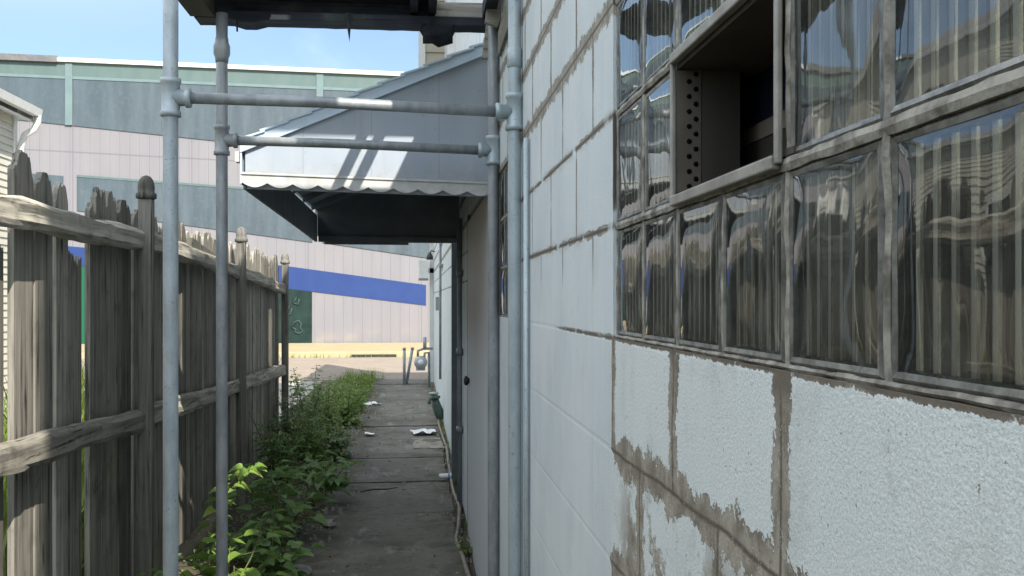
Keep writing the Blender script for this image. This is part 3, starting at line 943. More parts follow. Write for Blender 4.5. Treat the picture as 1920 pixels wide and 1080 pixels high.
# ------------------------------------------------------------------ picket fence
F = thing('picket_fence', 'rotting grey wooden picket fence with rough rails along the alley', 'fence', (-1.33, 3.0, 0))
FX = -1.375
def ztop_f(y): return 1.985 - .010 * (y - 3.5)
def picket(y0, y1, zt, broken=False, lean=0.0, z0=.06, th=.022):
    n_ = max(6, int((y1 - y0) / .011))
    style = R.random()
    top = []
    sd = R.random() * 90
    for i in range(n_ + 1):
        t_ = i / n_
        if broken: z_ = zt - .10 * abs(mnoise.noise((t_ * 4, sd, 0))) - .05 * R.random()
        else:
            z_ = zt - .075 * abs(2 * t_ - 1) ** 3 - .07 * max(0, mnoise.noise((t_ * 5, sd, 1))) - .013 * R.random()
            if style < .45: z_ -= .11 * max(0, mnoise.noise((t_ * 3.1, sd + 5, 2)) + .15)
        top.append((y0 + (y1 - y0) * t_ + lean, z_))
    # sides: slight waver
    m_ = 7
    left = [(y0 + .004 * mnoise.noise((i * .8, sd, 7)) + lean * i / m_, z0 + (top[0][1] - z0) * i / m_) for i in range(m_)]
    right = [(y1 + .004 * mnoise.noise((i * .8, sd, 9)) + lean * i / m_, z0 + (top[-1][1] - z0) * i / m_) for i in range(m_)][::-1]
    g = MB(); xo = FX + R.uniform(-.006, .004)
    outline = left + top + right
    g.prism(outline, 'x', xo - th, xo)
    return g.build('picket', M['picket'], F)
named = [(3.11, 3.27, 1.78, True), (3.275, 3.42, 1.74, True), (3.505, 3.675, 2.03, False), (3.69, 3.86, 1.985, False), (3.905, 4.035, 1.965, False), (4.045, 4.185, 1.70, True),
         (4.285, 4.365, 1.93, True), (4.37, 4.515, 2.03, False), (4.525, 4.69, 2.0, False), (4.70, 4.895, 1.985, False)]
for q in named: picket(*q)
y = 4.93
while y < 10.08:
    w_ = R.uniform(.105, .165)
    picket(y, y + w_, ztop_f(y) + R.uniform(-.05, .05), R.random() < .12)
    y += w_ + R.choice([.004, .006, .010, .018])
y = 3.10
while y > -3.2:
    w_ = R.uniform(.12, .16)
    picket(y - w_, y, 1.95 + R.uniform(-.06, .05), R.random() < .2)
    y -= w_ + R.choice([.006, .012, .03])
def fpost(x, y, zt, r):
    g = MB()
    g.box(x - r, x + r, y - r, y + r, -.08, zt)
    p = g.build('post', M['post'], F, .006)
    c_ = MB()
    c_.lathe((x, y, zt), [(r * 1.2, 0), (r * 1.5, .006), (r * 1.5, .026), (r * 1.2, .034), (r * 1.22, .05), (r * 1.2, .07), (r * 1.0, .092), (r * .65, .108), (r * .15, .115)], 16)
    c_.build('post_cap', M['post'], p)
    return p
PY = [-2.85, -.3, 2.25, 4.83, 7.40, 9.97]
for q in PY: fpost(-1.285 if q != 9.97 else -1.30, q, 1.985 if q < 6 else (1.93 if q < 9 else 1.865), .032)
def rail(y0, y1, z0, z1, ry, rz, seed, x=-1.318):
    n_ = 46; k_ = 16
    vs = []
    for i in range(n_ + 1):
        t_ = i / n_
        yy_ = y0 + (y1 - y0) * t_
        zc_ = z0 + (z1 - z0) * t_ + .012 * mnoise.noise((yy_ * 1.6, seed, 1))
        s_ = 1 + .20 * mnoise.noise((yy_ * 2.6, seed, 3))
        for q in range(k_):
            a_ = 2 * PI * q / k_
            rr = 1 + .22 * mnoise.noise((yy_ * 3.4, seed + math.cos(a_) * 1.7, math.sin(a_) * 1.7)) + .10 * mnoise.noise((yy_ * 17, math.cos(a_) * 5, math.sin(a_) * 5 + seed))
            split = .82 if abs(((a_ - PI * (.95 + .08 * mnoise.noise((yy_ * 2, seed, 5)))))) < .22 else 1
            ca = math.copysign(abs(math.cos(a_)) ** .7, math.cos(a_)); sa = math.copysign(abs(math.sin(a_)) ** .7, math.sin(a_))
            vs.append((x + ry * ca * rr * s_ * (-1) * split, yy_, zc_ + rz * sa * rr * s_))
    fs = [(i * k_ + q, i * k_ + (q + 1) % k_, (i + 1) * k_ + (q + 1) % k_, (i + 1) * k_ + q) for i in range(n_) for q in range(k_)]
    fs += [tuple(range(k_))[::-1], tuple(n_ * k_ + q for q in range(k_))]
    g = MB(); g.add(vs, fs, False)
    return g.build('rail', M['rail'], F)
zt_ = [1.74, 1.75, 1.755, 1.80, 1.72, 1.62]
zl_ = [1.02, 1.03, 1.02, .93, .86, .80]
for i in range(5):
    rail(PY[i] + .02, PY[i + 1] - .03, zt_[i] + (.03 if i == 2 else 0), zt_[i + 1] - .01, .036, .052, i * 3.7 + 1)
    rail(PY[i] + .02, PY[i + 1] - .03, zl_[i] + (.01 if i == 2 else 0), zl_[i + 1], .036, .054, i * 5.1 + 20)

g = MB()
a0, a1 = Vector((-1.335, 5.95, 1.845)), Vector((-1.335, 6.62, 1.775))
dn = (a1 - a0).normalized(); up_ = Vector((0, -dn.z, dn.y))
vs = []
for q in range(13):
    p_ = a0.lerp(a1, q / 12); h_ = .028 + .012 * mnoise.noise((q * .7, 2, 2))
    for sx_, sz_ in ((-.018, -1), (.018, -1), (.018, 1), (-.018, 1)): vs.append(p_ + Vector((sx_, 0, 0)) + up_ * sz_ * h_)
fs = [(q * 4 + k_, q * 4 + (k_ + 1) % 4, q * 4 + 4 + (k_ + 1) % 4, q * 4 + 4 + k_) for q in range(12) for k_ in range(4)] + [(0, 1, 2, 3), (48, 49, 50, 51)]
g.add(vs, fs); g.build('broken_rail', M['post'], F)

# ------------------------------------------------------------------ warehouse across the street
H = thing('warehouse', 'large pale warehouse with blue stripe and grey panel bands across the street', 'warehouse', (-4, 32, 0))
YW = 32.0
def fpoly(pts, y0, name, m, depth=.05):
    g = MB(); g.prism(pts, 'y', y0, y0 + depth); return g.build(name, m, H)
XL, XR = -34, 24
def lin(x, xa, za, xb, zb): return za + (zb - za) * (x - xa) / (xb - xa)
def roofz(x): return lin(x, -11.19, 9.02, -.658, 8.81)
g = MB(); g.prism([(XL, -.1), (XR, -.1), (XR, roofz(XR)), (XL, roofz(XL))], 'y', YW, YW + 30); g.build('wall', M['pink'], H)
def band(x0, x1, top, bot, y0, name, m, depth=.04):
    return fpoly([(x0, bot(x0)), (x1, bot(x1)), (x1, top(x1)), (x0, top(x0))], y0, name, m, depth)
b1t = lambda x: lin(x, -10.87, 8.546, -3.06, 8.378)
b1b = lambda x: lin(x, -10.87, 7.029, -3.06, 6.304)
b2t = lambda x: lin(x, -10.63, 5.397, -5.09, 5.037)
b2b = lambda x: lin(x, -10.63, 4.334, -5.09, 3.612) if x < -3.3 else lin(x, -2.976, 3.367, .435, 2.88)
band(XL, XR, roofz, lambda x: b1t(x) - .0, YW - .03, 'upper_trim', M['teal'], .029)
def lights(x0, x1, t_, b_, name):
    return band(x0, x1, t_, b_, YW - .028, name, M['fiber'], .027)
for x0, x1 in ((XL, -18.6), (-18.6 + .12, -10.87 - .12), (-10.87 + .12, -3.06 - .12), (-3.06 + .12, 4.7), (4.94, 14)):
    lights(x0, x1, lambda x: b1t(x) - .02, b1b, 'translucent_panel')
for x_ in (-18.54, -10.87, -3.06, 4.82):
    fpoly([(x_ - .11, b1b(x_)), (x_ + .11, b1b(x_)), (x_ + .11, roofz(x_) - .02), (x_ - .11, roofz(x_) - .02)], YW - .06, 'mullion', M['teal2'], .03)
band(XL, XR, lambda x: b1t(x) + .03, lambda x: b1t(x) - .06, YW - .045, 'trim_rail', M['teal2'], .014)
lights(XL, -13.4, b2t, b2b, 'translucent_panel'); lights(-13.2, -11.05, b2t, b2b, 'translucent_panel')
lights(-10.63, -3.301, b2t, b2b, 'translucent_panel'); lights(-2.976, 8, lambda x: lin(x, -2.976, 4.9, 8, 4.2), b2b, 'translucent_panel')
band(-10.63, -3.301, lambda x: b2t(x) + .07, b2t, YW - .04, 'panel_rail', M['teal'], .039)
blt = lambda x: lin(x, -10.3, 3.155, -4.249, 2.619) if x < -4.249 else lin(x, -4.249, 2.619, .435, 1.989)
blb = lambda x: lin(x, -10.3, 2.56, -4.249, 1.896) if x < -4.249 else lin(x, -4.249, 1.896, .435, 1.325)
fpoly([(-16, blb(-16)), (-4.249, blb(-4.249)), (.36, blb(.36)), (.36, blt(.36)), (-4.249, blt(-4.249)), (-16, blt(-16))], YW - .02, 'blue_stripe', M['blue'], .019)
fpoly([(-16, .09), (-3.316, .09), (-3.316, blb(-3.316) - .02), (-4.249, blb(-4.249) - .02), (-16, blb(-16) - .02)], YW - .03, 'green_shutter', M['gdoor'], .028)
# pale scrawl on the shutter
g = MB()
for pts_ in ([(-3.95, .62), (-3.86, .80), (-3.74, .84), (-3.66, .74), (-3.69, .60), (-3.60, .50), (-3.72, .42), (-3.86, .47), (-3.83, .56)], [(-4.15, 1.05), (-4.02, 1.32), (-3.96, 1.22), (-3.99, 1.05)], [(-3.92, 1.42), (-3.80, 1.6), (-3.72, 1.52), (-3.76, 1.36)]):
    P = [(x_, YW - .034, z_) for x_, z_ in pts_]
    if len(P) > 3: P.append(P[0])
    g.tube(P, .03, 6)
g.build('scrawl', M['chalk'], H)
fpoly([(-11.2, roofz(-11.2)), (XR, roofz(XR)), (XR, roofz(XR) + .13), (-11.2, roofz(-11.2) + .13)], YW - .12, 'roof_cap', M['cap'], .5)
fpoly([(-11.2, roofz(-11.2) + .17), (XR, roofz(XR) + .17), (XR, roofz(XR) + .21), (-11.2, roofz(-11.2) + .21)], YW + .3, 'roof_edge', M['cap'], .5)
fpoly([(XL, roofz(XL) - .03), (-11.2, roofz(-11.2) - .03), (-11.2, roofz(-11.2) + .17), (XL, roofz(XL) + .17)], YW - .15, 'roof_cap', M['capdark'], .5)

# ------------------------------------------------------------------ cream house on the left
HX, HY, HE = -5.2, 1.5, 4.06
T = thing('cream_house', 'cream clapboard house corner with white gutter behind the fence', 'house', (HX - 3.5, HY + 5.5, 0))
xl, xr = -12.2, HX
yb_ = 13.3
mid = (xl + xr) / 2
pit = .55
g = MB()
g.prism([(xl, -.1), (xr, -.1), (xr, HE), (mid, HE + (xr - mid) * pit), (xl, HE)], 'y', HY, yb_)
nrow = 45
for i in range(nrow + 30):
    z_ = i * .092
    z2 = z_ + .09
    xs0, xs1 = xl, xr
    if z2 > HE:
        dx_ = (z2 - HE) / pit
        xs0 += dx_; xs1 -= dx_
    if xs1 - xs0 < .2: break
    g.prism([(HY - .016, z_), (HY - .001, z_ + .0885), (HY - .001, z_)], 'x', xs0, xs1 - .10)
    if z2 < HE: g.prism([(xr + .016, z_), (xr + .001, z_ + .0885), (xr + .001, z_)], 'y', HY + .1, yb_ - .1)
g.build('wall', M['siding'], T)
g = MB(); g.box(xr - .09, xr + .022, yb_ - .095, yb_ + .022, -.05, HE); g.build('corner_board', M['white'], T)
g = MB()
rt = .07
for s_ in (1, -1):
    e_ = xr + .20 if s_ > 0 else xl - .20
    ze = HE - .20 * pit + .02
    zm = HE + (xr - mid) * pit + .02
    g.prism([(e_, ze), (mid, zm), (mid, zm + rt), (e_, ze + rt)], 'y', HY - .35, yb_ + .12)
g.build('roof', M['shingle'], T)
g = MB()
for s_ in (1, -1):
    e_ = xr + .19 if s_ > 0 else xl - .19
    ze = HE - .20 * pit - .09; zm = HE + (xr - mid) * pit - .10
    g.prism([(e_, ze), (mid, zm), (mid, zm + .118), (e_, ze + .108)], 'y', yb_ + .09, yb_ + .115)
g.prism([(xr + .001, HE - .16), (xr + .19, HE - .22), (xr + .19, HE - .19), (xr + .001, HE - .12)], 'y', HY - .33, yb_ + .085)
g.build('barge_board', M['white'], T)
g = MB(); ze = HE - .20 * pit
g.prism([(xr + .20, ze + .07), (xr + .20, ze - .03), (xr + .28, ze - .03), (xr + .30, ze + .07)], 'y', HY - .38, yb_ + .14)
gt = g.build('gutter', M['white'], T)
g = MB(); g.tube([(xr + .25, yb_ + .09, ze - .02), (xr + .25, yb_ + .09, ze - .10), (xr + .21, yb_ + .08, ze - .20), (xr + .10, yb_ + .05, ze - .28), (xr + .06, yb_ + .02, ze - .45), (xr + .06, yb_ - .04, 0)], .045, 10)
g.build('downspout', M['white'], gt)
for (ya_, yb2, za, zb) in ((5.2, 6.1, 1.0, 2.6), (8.6, 9.5, 1.0, 2.6)):
    g = MB(); fx = xr + .018
    g.box(fx, fx + .035, ya_ - .1, yb2 + .1, za - .1, za); g.box(fx, fx + .035, ya_ - .1, yb2 + .1, zb, zb + .1)
    g.box(fx, fx + .035, ya_ - .1, ya_, za, zb); g.box(fx, fx + .035, yb2, yb2 + .1, za, zb)
    g.box(fx, fx + .025, ya_, yb2, (za + zb) / 2 - .03, (za + zb) / 2 + .03)
    w_ = g.build('window', M['white'], T)
    g = MB(); g.box(fx, fx + .012, ya_, yb2, za, zb); g.build('pane', M['darkglass'], w_)

# ------------------------------------------------------------------ small things on the path
def hosepts():
    base = [(.30, 12.4), (.285, 11.6), (.30, 10.6), (.315, 9.8), (.305, 9.0), (.30, 8.2), (.297, 7.6), (.315, 7.0), (.285, 6.4), (.255, 6.0), (.275, 5.65), (.285, 5.3), (.30, 4.9), (.29, 4.4)]
    out = []
    for i in range(len(base) - 1):
        for k_ in range(6):
            t_ = k_ / 6
            p0 = base[max(i - 1, 0)]; p1_ = base[i]; p2_ = base[i + 1]; p3_ = base[min(i + 2, len(base) - 1)]
            def cr(a, b, c, d): return .5 * ((2 * b) + (-a + c) * t_ + (2 * a - 5 * b + 4 * c - d) * t_ * t_ + (-a + 3 * b - 3 * c + d) * t_ ** 3)
            out.append((cr(p0[0], p1_[0], p2_[0], p3_[0]), cr(p0[1], p1_[1], p2_[1], p3_[1]), .018 + .006 * mnoise.noise((i + t_, 3, 3))))
    return out
g = MB(); g.tube(hosepts(), .0125, 8)
tag(g.build('garden_hose', M['hose']), 'old tan hose lying along the right edge of the path', 'hose')

def sheet(name, cx, cy, w_, l_, rot, m, label, cat, crumple=.012, z=.014, group=None):
    n_ = 8; vs = []
    sd = R.random() * 50
    for layer in (0, 1):
        for i in range(n_ + 1):
            for j in range(n_ + 1):
                u = (i / n_ - .5) * w_; v = (j / n_ - .5) * l_
                u2 = u * (1 + .15 * mnoise.noise((v * 20, sd, 1))); 
                h_ = z + crumple * (mnoise.noise((u * 14, v * 14, sd)) + .5)
                x_ = cx + u2 * math.cos(rot) - v * math.sin(rot); y_ = cy + u2 * math.sin(rot) + v * math.cos(rot)
                vs.append((x_, y_, max(h_, .009) - layer * .0015))
    q = (n_ + 1)
    fs = []
    for i in range(n_):
        for j in range(n_):
            a_ = i * q + j
            fs.append((a_, a_ + q, a_ + q + 1, a_ + 1)); fs.append((a_ + q * q, a_ + q * q + 1, a_ + q * q + q + 1, a_ + q * q + q))
    g = MB(); g.add(vs, fs, False)
    return tag(g.build(name, m), label, cat, group)
sheet('paper_scrap', .10, 10.95, .27, .26, .2, M['paper'], 'long white torn paper lying just beyond the tan cardboard', 'paper', .03, .02)
sheet('paper_scrap', -.62, 14.05, .20, .30, .5, M['paper'], 'white paper scrap at the left edge of the path by the far weeds', 'paper', .03)
sheet('paper_scrap', -.50, 10.9, .10, .17, .1, M['paper'], 'small white paper scrap in the middle left of the path', 'paper', .02)
sheet('cardboard_piece', .13, 10.15, .31, .72, .05, M['cardboard'], 'flat damp tan cardboard piece on the path by the hose', 'cardboard', .01, .012)
t = thing('paper_cup', 'crushed white cup with blue print beside the hose', 'cup', (.265, 8.12, 0))
g = MB()
vs = []; n_ = 14
for i in range(7):
    for k_ in range(n_):
        a_ = 2 * PI * k_ / n_; r_ = .034 + .010 * i / 6
        sq = .55 + .12 * mnoise.noise((i, k_ * .7, 3))
        vs.append((.20 + i * .018, 8.12 + r_ * math.cos(a_) * 1.1, .036 + r_ * math.sin(a_) * sq))
fs = [(i * n_ + k_, i * n_ + (k_ + 1) % n_, (i + 1) * n_ + (k_ + 1) % n_, (i + 1) * n_ + k_) for i in range(6) for k_ in range(n_)]
fs.append(tuple(range(n_))[::-1])
g.add(vs, fs, True); g.build('cup_body', M['paper'], t)
g = MB(); vs2 = [((x_ - .26) * 1.0 + .26, (y_ - 8.12) * 1.04 + 8.12, (z_ - .036) * 1.05 + .036) for (x_, y_, z_) in vs[n_ * 4:n_ * 6]]
g.add(vs2, [(k_, (k_ + 1) % n_, n_ + (k_ + 1) % n_, n_ + k_) for k_ in range(n_)], True); g.build('printed_band', M['bluep'], t)

def stone(x, y, s_, label, group=None):
    g = MB(); vs = []; ns2, nr2 = 9, 6; sd = R.random() * 60
    for i in range(nr2 + 1):
        for k_ in range(ns2):
            a_ = PI * i / nr2; b_ = 2 * PI * k_ / ns2
            q = Vector((math.sin(a_) * math.cos(b_), math.sin(a_) * math.sin(b_), math.cos(a_)))
            q *= 1 + .5 * mnoise.noise(q * 1.6 + Vector((sd, 0, 0)))
            vs.append((x + q.x * s_, y + q.y * s_ * 1.3, max(-.02, s_ * .35 + q.z * s_ * .5)))
    fs = [(i * ns2 + k_, (i + 1) * ns2 + k_, (i + 1) * ns2 + (k_ + 1) % ns2, i * ns2 + (k_ + 1) % ns2) for i in range(nr2) for k_ in range(ns2)]
    g.add(vs, fs, False)
    return tag(g.build('rubble_stone', M['stone']), label, 'stone', group)
stone(-.63, 5.35, .075, 'flat grey rubble stone at the bottom edge beside the low weeds', 'rubble along the path edge')
stone(-.60, 8.0, .055, 'pale rubble stone just beyond the broad leaved weeds', 'rubble along the path edge')
stone(-.57, 6.55, .05, 'pale rubble chip on the path beside the broad leaved weeds', 'rubble along the path edge')
g = MB()
for i in range(420):
    if R.random() < .72: x_ = -.62 + R.gauss(-.05, .09); y_ = R.uniform(4.5, 14)
    else: x_ = R.uniform(.22, .34); y_ = R.uniform(4.6, 17)
    s_ = R.uniform(.006, .022)
    a_ = R.random() * 6
    pts = [(x_ + s_ * R.uniform(.6, 1.2) * math.cos(a_ + q * 1.57), y_ + s_ * 1.3 * math.sin(a_ + q * 1.57), .0) for q in range(4)]
    b0 = [(p[0], p[1], -.015) for p in pts]; t0 = [(x_ + (p[0] - x_) * .6, y_ + (p[1] - y_) * .6, s_ * .7 + .003) for p in pts]
    g.add(b0 + t0, [(4, 5, 6, 7), (0, 1, 5, 4), (1, 2, 6, 5), (2, 3, 7, 6), (3, 0, 4, 7)])
tag(g.build('rubble', M['stone']), 'loose crumbs of rubble along the path edges', 'rubble', None, 'stuff')
g = MB()
for i in range(520):
    x_ = -.66 + R.gauss(-.10, .17); y_ = R.uniform(4.3, 16)
    if R.random() < .18: x_ = R.uniform(-.5, .33)
    L = R.uniform(.015, .05); a_ = R.random() * 6.28; c_, s_ = math.cos(a_), math.sin(a_); zz_ = .012 + R.random() * .02
    P = [(0, -.5), (.3, -.1), (.22, .25), (0, .5), (-.22, .25), (-.3, -.1)]
    g.add([(x_ + (p[0] * c_ - p[1] * s_) * L, y_ + (p[0] * s_ + p[1] * c_) * L, zz_ + R.uniform(-.006, .012)) for p in P], [(0, 1, 2, 3), (0, 3, 4, 5)])
tag(g.build('leaf_litter', M['deadleaf']), 'brown dead leaves scattered on the path and verge', 'litter', None, 'stuff')

g = MB(); g.tube([(-.42, 7.62, .016), (-.33, 7.68, .022), (-.22, 7.70, .018), (-.14, 7.78, .014)], [.006, .007, .006, .003], 6)
tag(g.build('twig', M['brownwood']), 'dark dry twig lying across the middle of the path', 'twig')
# twin stakes, gas meter, green valve
def stake(x, y, h_, dx, label):
    t = thing('steel_stake', label, 'stake', (x, y, 0), 'stakes at the end of the path')
    g = MB(); g.tube([(x, y, -.08), (x + dx, y, h_)], .026, 10); g.build('shaft', M['galv_dull'], t)
    g = MB(); g.lathe((x + dx, y, h_), [(.03, -.02), (.03, .01), (.015, .02)], 10); g.build('cap', M['galv_dull'], t)
stake(-.19, 17.5, .635, .0, 'upright thin grey stake at the path end near the meter')
stake(-.165, 17.6, .635, .12, 'leaning thin grey stake at the path end beside its upright twin')
t = thing('gas_meter', 'grey gas meter on pipes at the far corner of the block wall', 'gas meter', (.15, 17.0, 0))
g = MB()
g.lathe((.10, 17.0, .42), [(.05, -.10), (.105, -.085), (.115, -.03), (.115, .03), (.105, .085), (.05, .10)], 18, 'y'); g.box(.02, .18, 16.95, 17.05, .28, .42)
g.build('meter_body', M['meter'], t)
g = MB(); g.tube([(.05, 17, .52), (.05, 17, .62), (.15, 17, .66), (W - .04, 17, .66)], .022, 8); g.tube([(.16, 17, .5), (.17, 17, .58), (.24, 17, .6), (.25, 17, -.05)], .022, 8)
g.lathe((.17, 16.95, .74), [(.03, -.1), (.03, .12)], 10)
g.build('meter_pipe', M['galv_dull'], t)
g = MB(); g.lathe((.10, 16.885, .43), [(.05, -.006), (.05, .006)], 16, 'y'); g.build('meter_dial', M['paper'], t)
t = thing('standpipe_valve', 'squat green standpipe valve at the foot of the block wall', 'valve', (.27, 12.15, 0))
g = MB(); g.tube([(.33, 12.15, .02), (.30, 12.15, .10), (.27, 12.15, .18), (.245, 12.15, .27)], [.05, .062, .058, .045], 12)
g.lathe((.24, 12.15, .27), [(.05, 0), (.075, .015), (.075, .04), (.04, .05)], 14); g.build('valve_body', M['verdigris'], t)
g = MB(); g.lathe((.235, 12.15, .335), [(.02, -.02), (.06, 0), (.06, .018), (.02, .022)], 14); g.build('hand_wheel', M['meter'], t)
g = MB(); g.tube([(.24, 12.1, .30), (.18, 12.05, .28), (.175, 12.05, .22)], .022, 10); g.build('spout', M['verdigris'], t)

# ------------------------------------------------------------------ weeds
def leaf(g, base, d, L, wd, droop=.35, fold=.25, shape='ovate', roll=None):
    """one leaf from base along direction d"""
    d = Vector(d).normalized()
    up = Vector((0, 0, 1))
    side = d.cross(up)
    if side.length < .05: side = Vector((1, 0, 0))
    side.normalize()
    nrm = side.cross(d).normalized()
    if roll:
        side, nrm = side * math.cos(roll) + nrm * math.sin(roll), nrm * math.cos(roll) - side * math.sin(roll)
    n_ = 6 if L > .05 else 3
    vs = []
    for i in range(n_ + 1):
        t_ = i / n_
        if shape == 'ovate': w_ = wd * (math.sin(PI * t_ ** .62)) ** .85 * (1 if t_ < .99 else 0)
        elif shape == 'heart': w_ = wd * (1 - t_) ** .75 * min(1, .55 + t_ * 3.2)
        else: w_ = wd * math.sin(PI * min(1, t_ * .95 + .05)) ** .6
        c_ = Vector(base) + d * (L * t_) - up * (droop * L * t_ * t_)
        edge = nrm * (w_ * fold)
        vs += [c_ + side * (w_ / 2) + edge, c_, c_ - side * (w_ / 2) + edge]
    fs = []
    for i in range(n_):
        a_ = i * 3
        fs += [(a_, a_ + 1, a_ + 4, a_ + 3), (a_ + 1, a_ + 2, a_ + 5, a_ + 4)]
    g.add(vs, fs, True)

def weed(name, x, y, h_, spread, nst, nl, L, wd, m, label, shape='ovate', z0=-.02, seed=0, branch=False, group=None, lo=.1):
    rr = random.Random(seed)
    t = thing(name, label, 'weed', (x, y, z0), group)
    gs = MB(); gl = MB()
    for s_ in range(nst):
        a_ = rr.random() * 2 * PI
        tx = math.cos(a_) * spread * rr.uniform(.2, 1); ty = math.sin(a_) * spread * rr.uniform(.2, 1)
        hh = h_ * rr.uniform(.55, 1)
        pts = []
        for i in range(8):
            t_ = i / 7
            pts.append((x + tx * .15 + tx * t_ ** 1.4 + .02 * mnoise.noise((t_ * 3, s_, seed)), y + ty * .15 + ty * t_ ** 1.4 + .02 * mnoise.noise((t_ * 3, s_ + 9, seed)), z0 + hh * t_))
        gs.tube(pts, [.0045 * (1 - .75 * i / 7) + .001 for i in range(8)], 5)
        for k_ in range(nl):
            t_ = lo + (1 - lo) * (k_ + rr.random()) / nl
            f_ = t_ * 7; i = min(6, int(f_)); q = Vector(pts[i]).lerp(Vector(pts[i + 1]), f_ - i)
            az = k_ * 2.4 + rr.random() * .9
            el = rr.uniform(-.2, .38)
            d = Vector((math.cos(az) * math.cos(el), math.sin(az) * math.cos(el), math.sin(el)))
            sc = (1.15 - .65 * t_) * rr.uniform(.65, 1.15)
            if branch and rr.random() < .7:
                Lb = rr.uniform(.05, .16) * (1.2 - t_ * .6)
                q2 = q + d * Lb
                gs.tube([q, q2], .0015, 4, False)
                for z_ in range(4):
                    leaf(gl, q.lerp(q2, .4 + .2 * z_), Vector((math.cos(az + rr.uniform(-1.4, 1.4)), math.sin(az + rr.uniform(-1.4, 1.4)), rr.uniform(-.2, .5))), L * sc * rr.uniform(.6, 1), wd * sc, .4, .25, shape)
            else:
                pet = q + d * L * .35
                gs.tube([q, pet], .0013, 4, False)
                leaf(gl, pet, d, L * sc, wd * sc, rr.uniform(.05, .42), rr.uniform(.1, .4), shape, rr.uniform(-.4, .4))
    gs.build('stems', M['stem'], t)
    gl.build('foliage', m, t)
    return t
VG = 'weeds along the path edges'
weed('broad_leaf_weed', -.84, 6.2, .50, .30, 10, 6, .19, .165, M['leafbroad'], 'broad leaved dark green weed in the shade beside the path', 'heart', seed=3, group=VG, lo=.45)
weed('broad_leaf_weed', -.92, 5.55, .36, .24, 8, 6, .16, .14, M['leafbroad'], 'low broad leaved weed in front of the dark fence foot', 'heart', seed=14, group=VG, lo=.4)
weed('broad_leaf_weed', -.87, 4.60, .46, .22, 12, 6, .18, .105, M['leafbright'], 'lush green weed with large leaves around the far left post', 'ovate', seed=5, group=VG, lo=.35)
weed('broad_leaf_weed', -1.18, 4.45, .36, .14, 5, 5, .12, .09, M['leafbroad'], 'green weed at the fence foot left of the near post', 'heart', seed=8, group=VG, lo=.4)
weed('bushy_weed', -.72, 4.85, .20, .16, 8, 9, .05, .03, M['leaf'], 'small leaved low weed at the bottom of the path edge', seed=21, group=VG)
weed('bushy_weed', .315, 5.75, .16, .05, 6, 7, .05, .03, M['leaf'], 'small green weed at the wall foot behind the hose', seed=61, group=VG)
# climbing sprig in the sun
t = thing('climbing_sprig', 'sunlit yellow-green sprig arching up in front of the fence', 'weed', (-1.02, 4.75, 0), VG)
gs = MB(); gl = MB(); rr = random.Random(4)
pth = [(-1.0, 4.9, 0), (-1.0, 4.88, .24), (-.96, 4.79, .42), (-.90, 4.67, .55), (-.84, 4.54, .65), (-.78, 4.41, .72), (-.72, 4.29, .77), (-.685, 4.21, .785)]
gs.tube(pth, [.005, .005, .004, .0035, .003, .0025, .002, .0012], 6)
for k_ in range(30):
    t_ = .18 + .82 * k_ / 29
    f_ = t_ * 7; i = min(6, int(f_)); q = Vector(pth[i]).lerp(Vector(pth[i + 1]), f_ - i)
    az = k_ * 2.4
    d = Vector((math.cos(az), math.sin(az) * .7, rr.uniform(-.3, .5)))
    leaf(gl, q + d.normalized() * .02, d, rr.uniform(.06, .095) * (1.15 - .45 * t_), .052 * (1.15 - .4 * t_), .5, .3, 'ovate', rr.uniform(-.6, .6))
gs.build('stems', M['stem'], t); gl.build('foliage', M['leafbright'], t)
# tall open weed and the bushy bank
weed('tall_weed', -1.08, 10.2, 1.0, .20, 6, 30, .072, .052, M['leaf'], 'tallest open weed standing against the bright street', seed=31, branch=True, group=VG, lo=.25)
weed('broad_leaf_weed', -.74, 5.15, .34, .22, 9, 6, .16, .13, M['leafbroad'], 'wide pale broad leaves hanging over the near path edge', 'heart', seed=41, group=VG, lo=.4)
weed('broad_leaf_weed', -.72, 7.2, .44, .28, 10, 6, .18, .15, M['leafbroad'], 'farther broad leaved clump where the fine weeds begin', 'heart', seed=43, group=VG, lo=.4)
weed('tall_weed', -.93, 9.4, .72, .2, 6, 18, .055, .038, M['leafgrey'], 'thin wispy weed just inside the fence end', seed=33, branch=True, group=VG, lo=.2)
weed('tall_weed', -.86, 12.0, .62, .25, 7, 18, .055, .036, M['leafbright'], 'light green wispy weed right of the tallest one', seed=34, branch=True, group=VG, lo=.2)
bank = [(-1.14, 8.3, .50, .24, 'leafbroad', 'dark weed clump against the fence near its middle'),
        (-.93, 8.9, .48, .24, 'leaf', 'green bushy weed between broad leaves and the tall weed'),
        (-.76, 9.3, .34, .2, 'leafgrey', 'grey-green weed spilling on the path edge'),
        (-1.16, 9.7, .58, .24, 'leafgrey', 'pale grey-green weed at the last fence post'),
        (-.95, 10.6, .55, .26, 'leaf', 'dense leafy weed under the tall open one'),
        (-.80, 11.6, .46, .24, 'leaf', 'rounded green weed past the fence end'),
        (-1.15, 12.2, .52, .3, 'leafgrey', 'greyish weed behind the tall open one'),
        (-.85, 13.2, .38, .24, 'leaf', 'dark green clump leaning over the path'),
        (-1.05, 14.6, .36, .3, 'leaf', 'low weed before the far grassy tuft'),
        (-.95, 16.2, .28, .3, 'leafbright', 'farthest grassy weed tuft at the street end')]
for i, (x_, y_, h_, sp, mm, lb) in enumerate(bank):
    weed('bushy_weed', x_, y_, h_ * 1.22, sp, 16, 12, .075, .05, M[mm], lb, seed=50 + i, branch=True, group=VG)
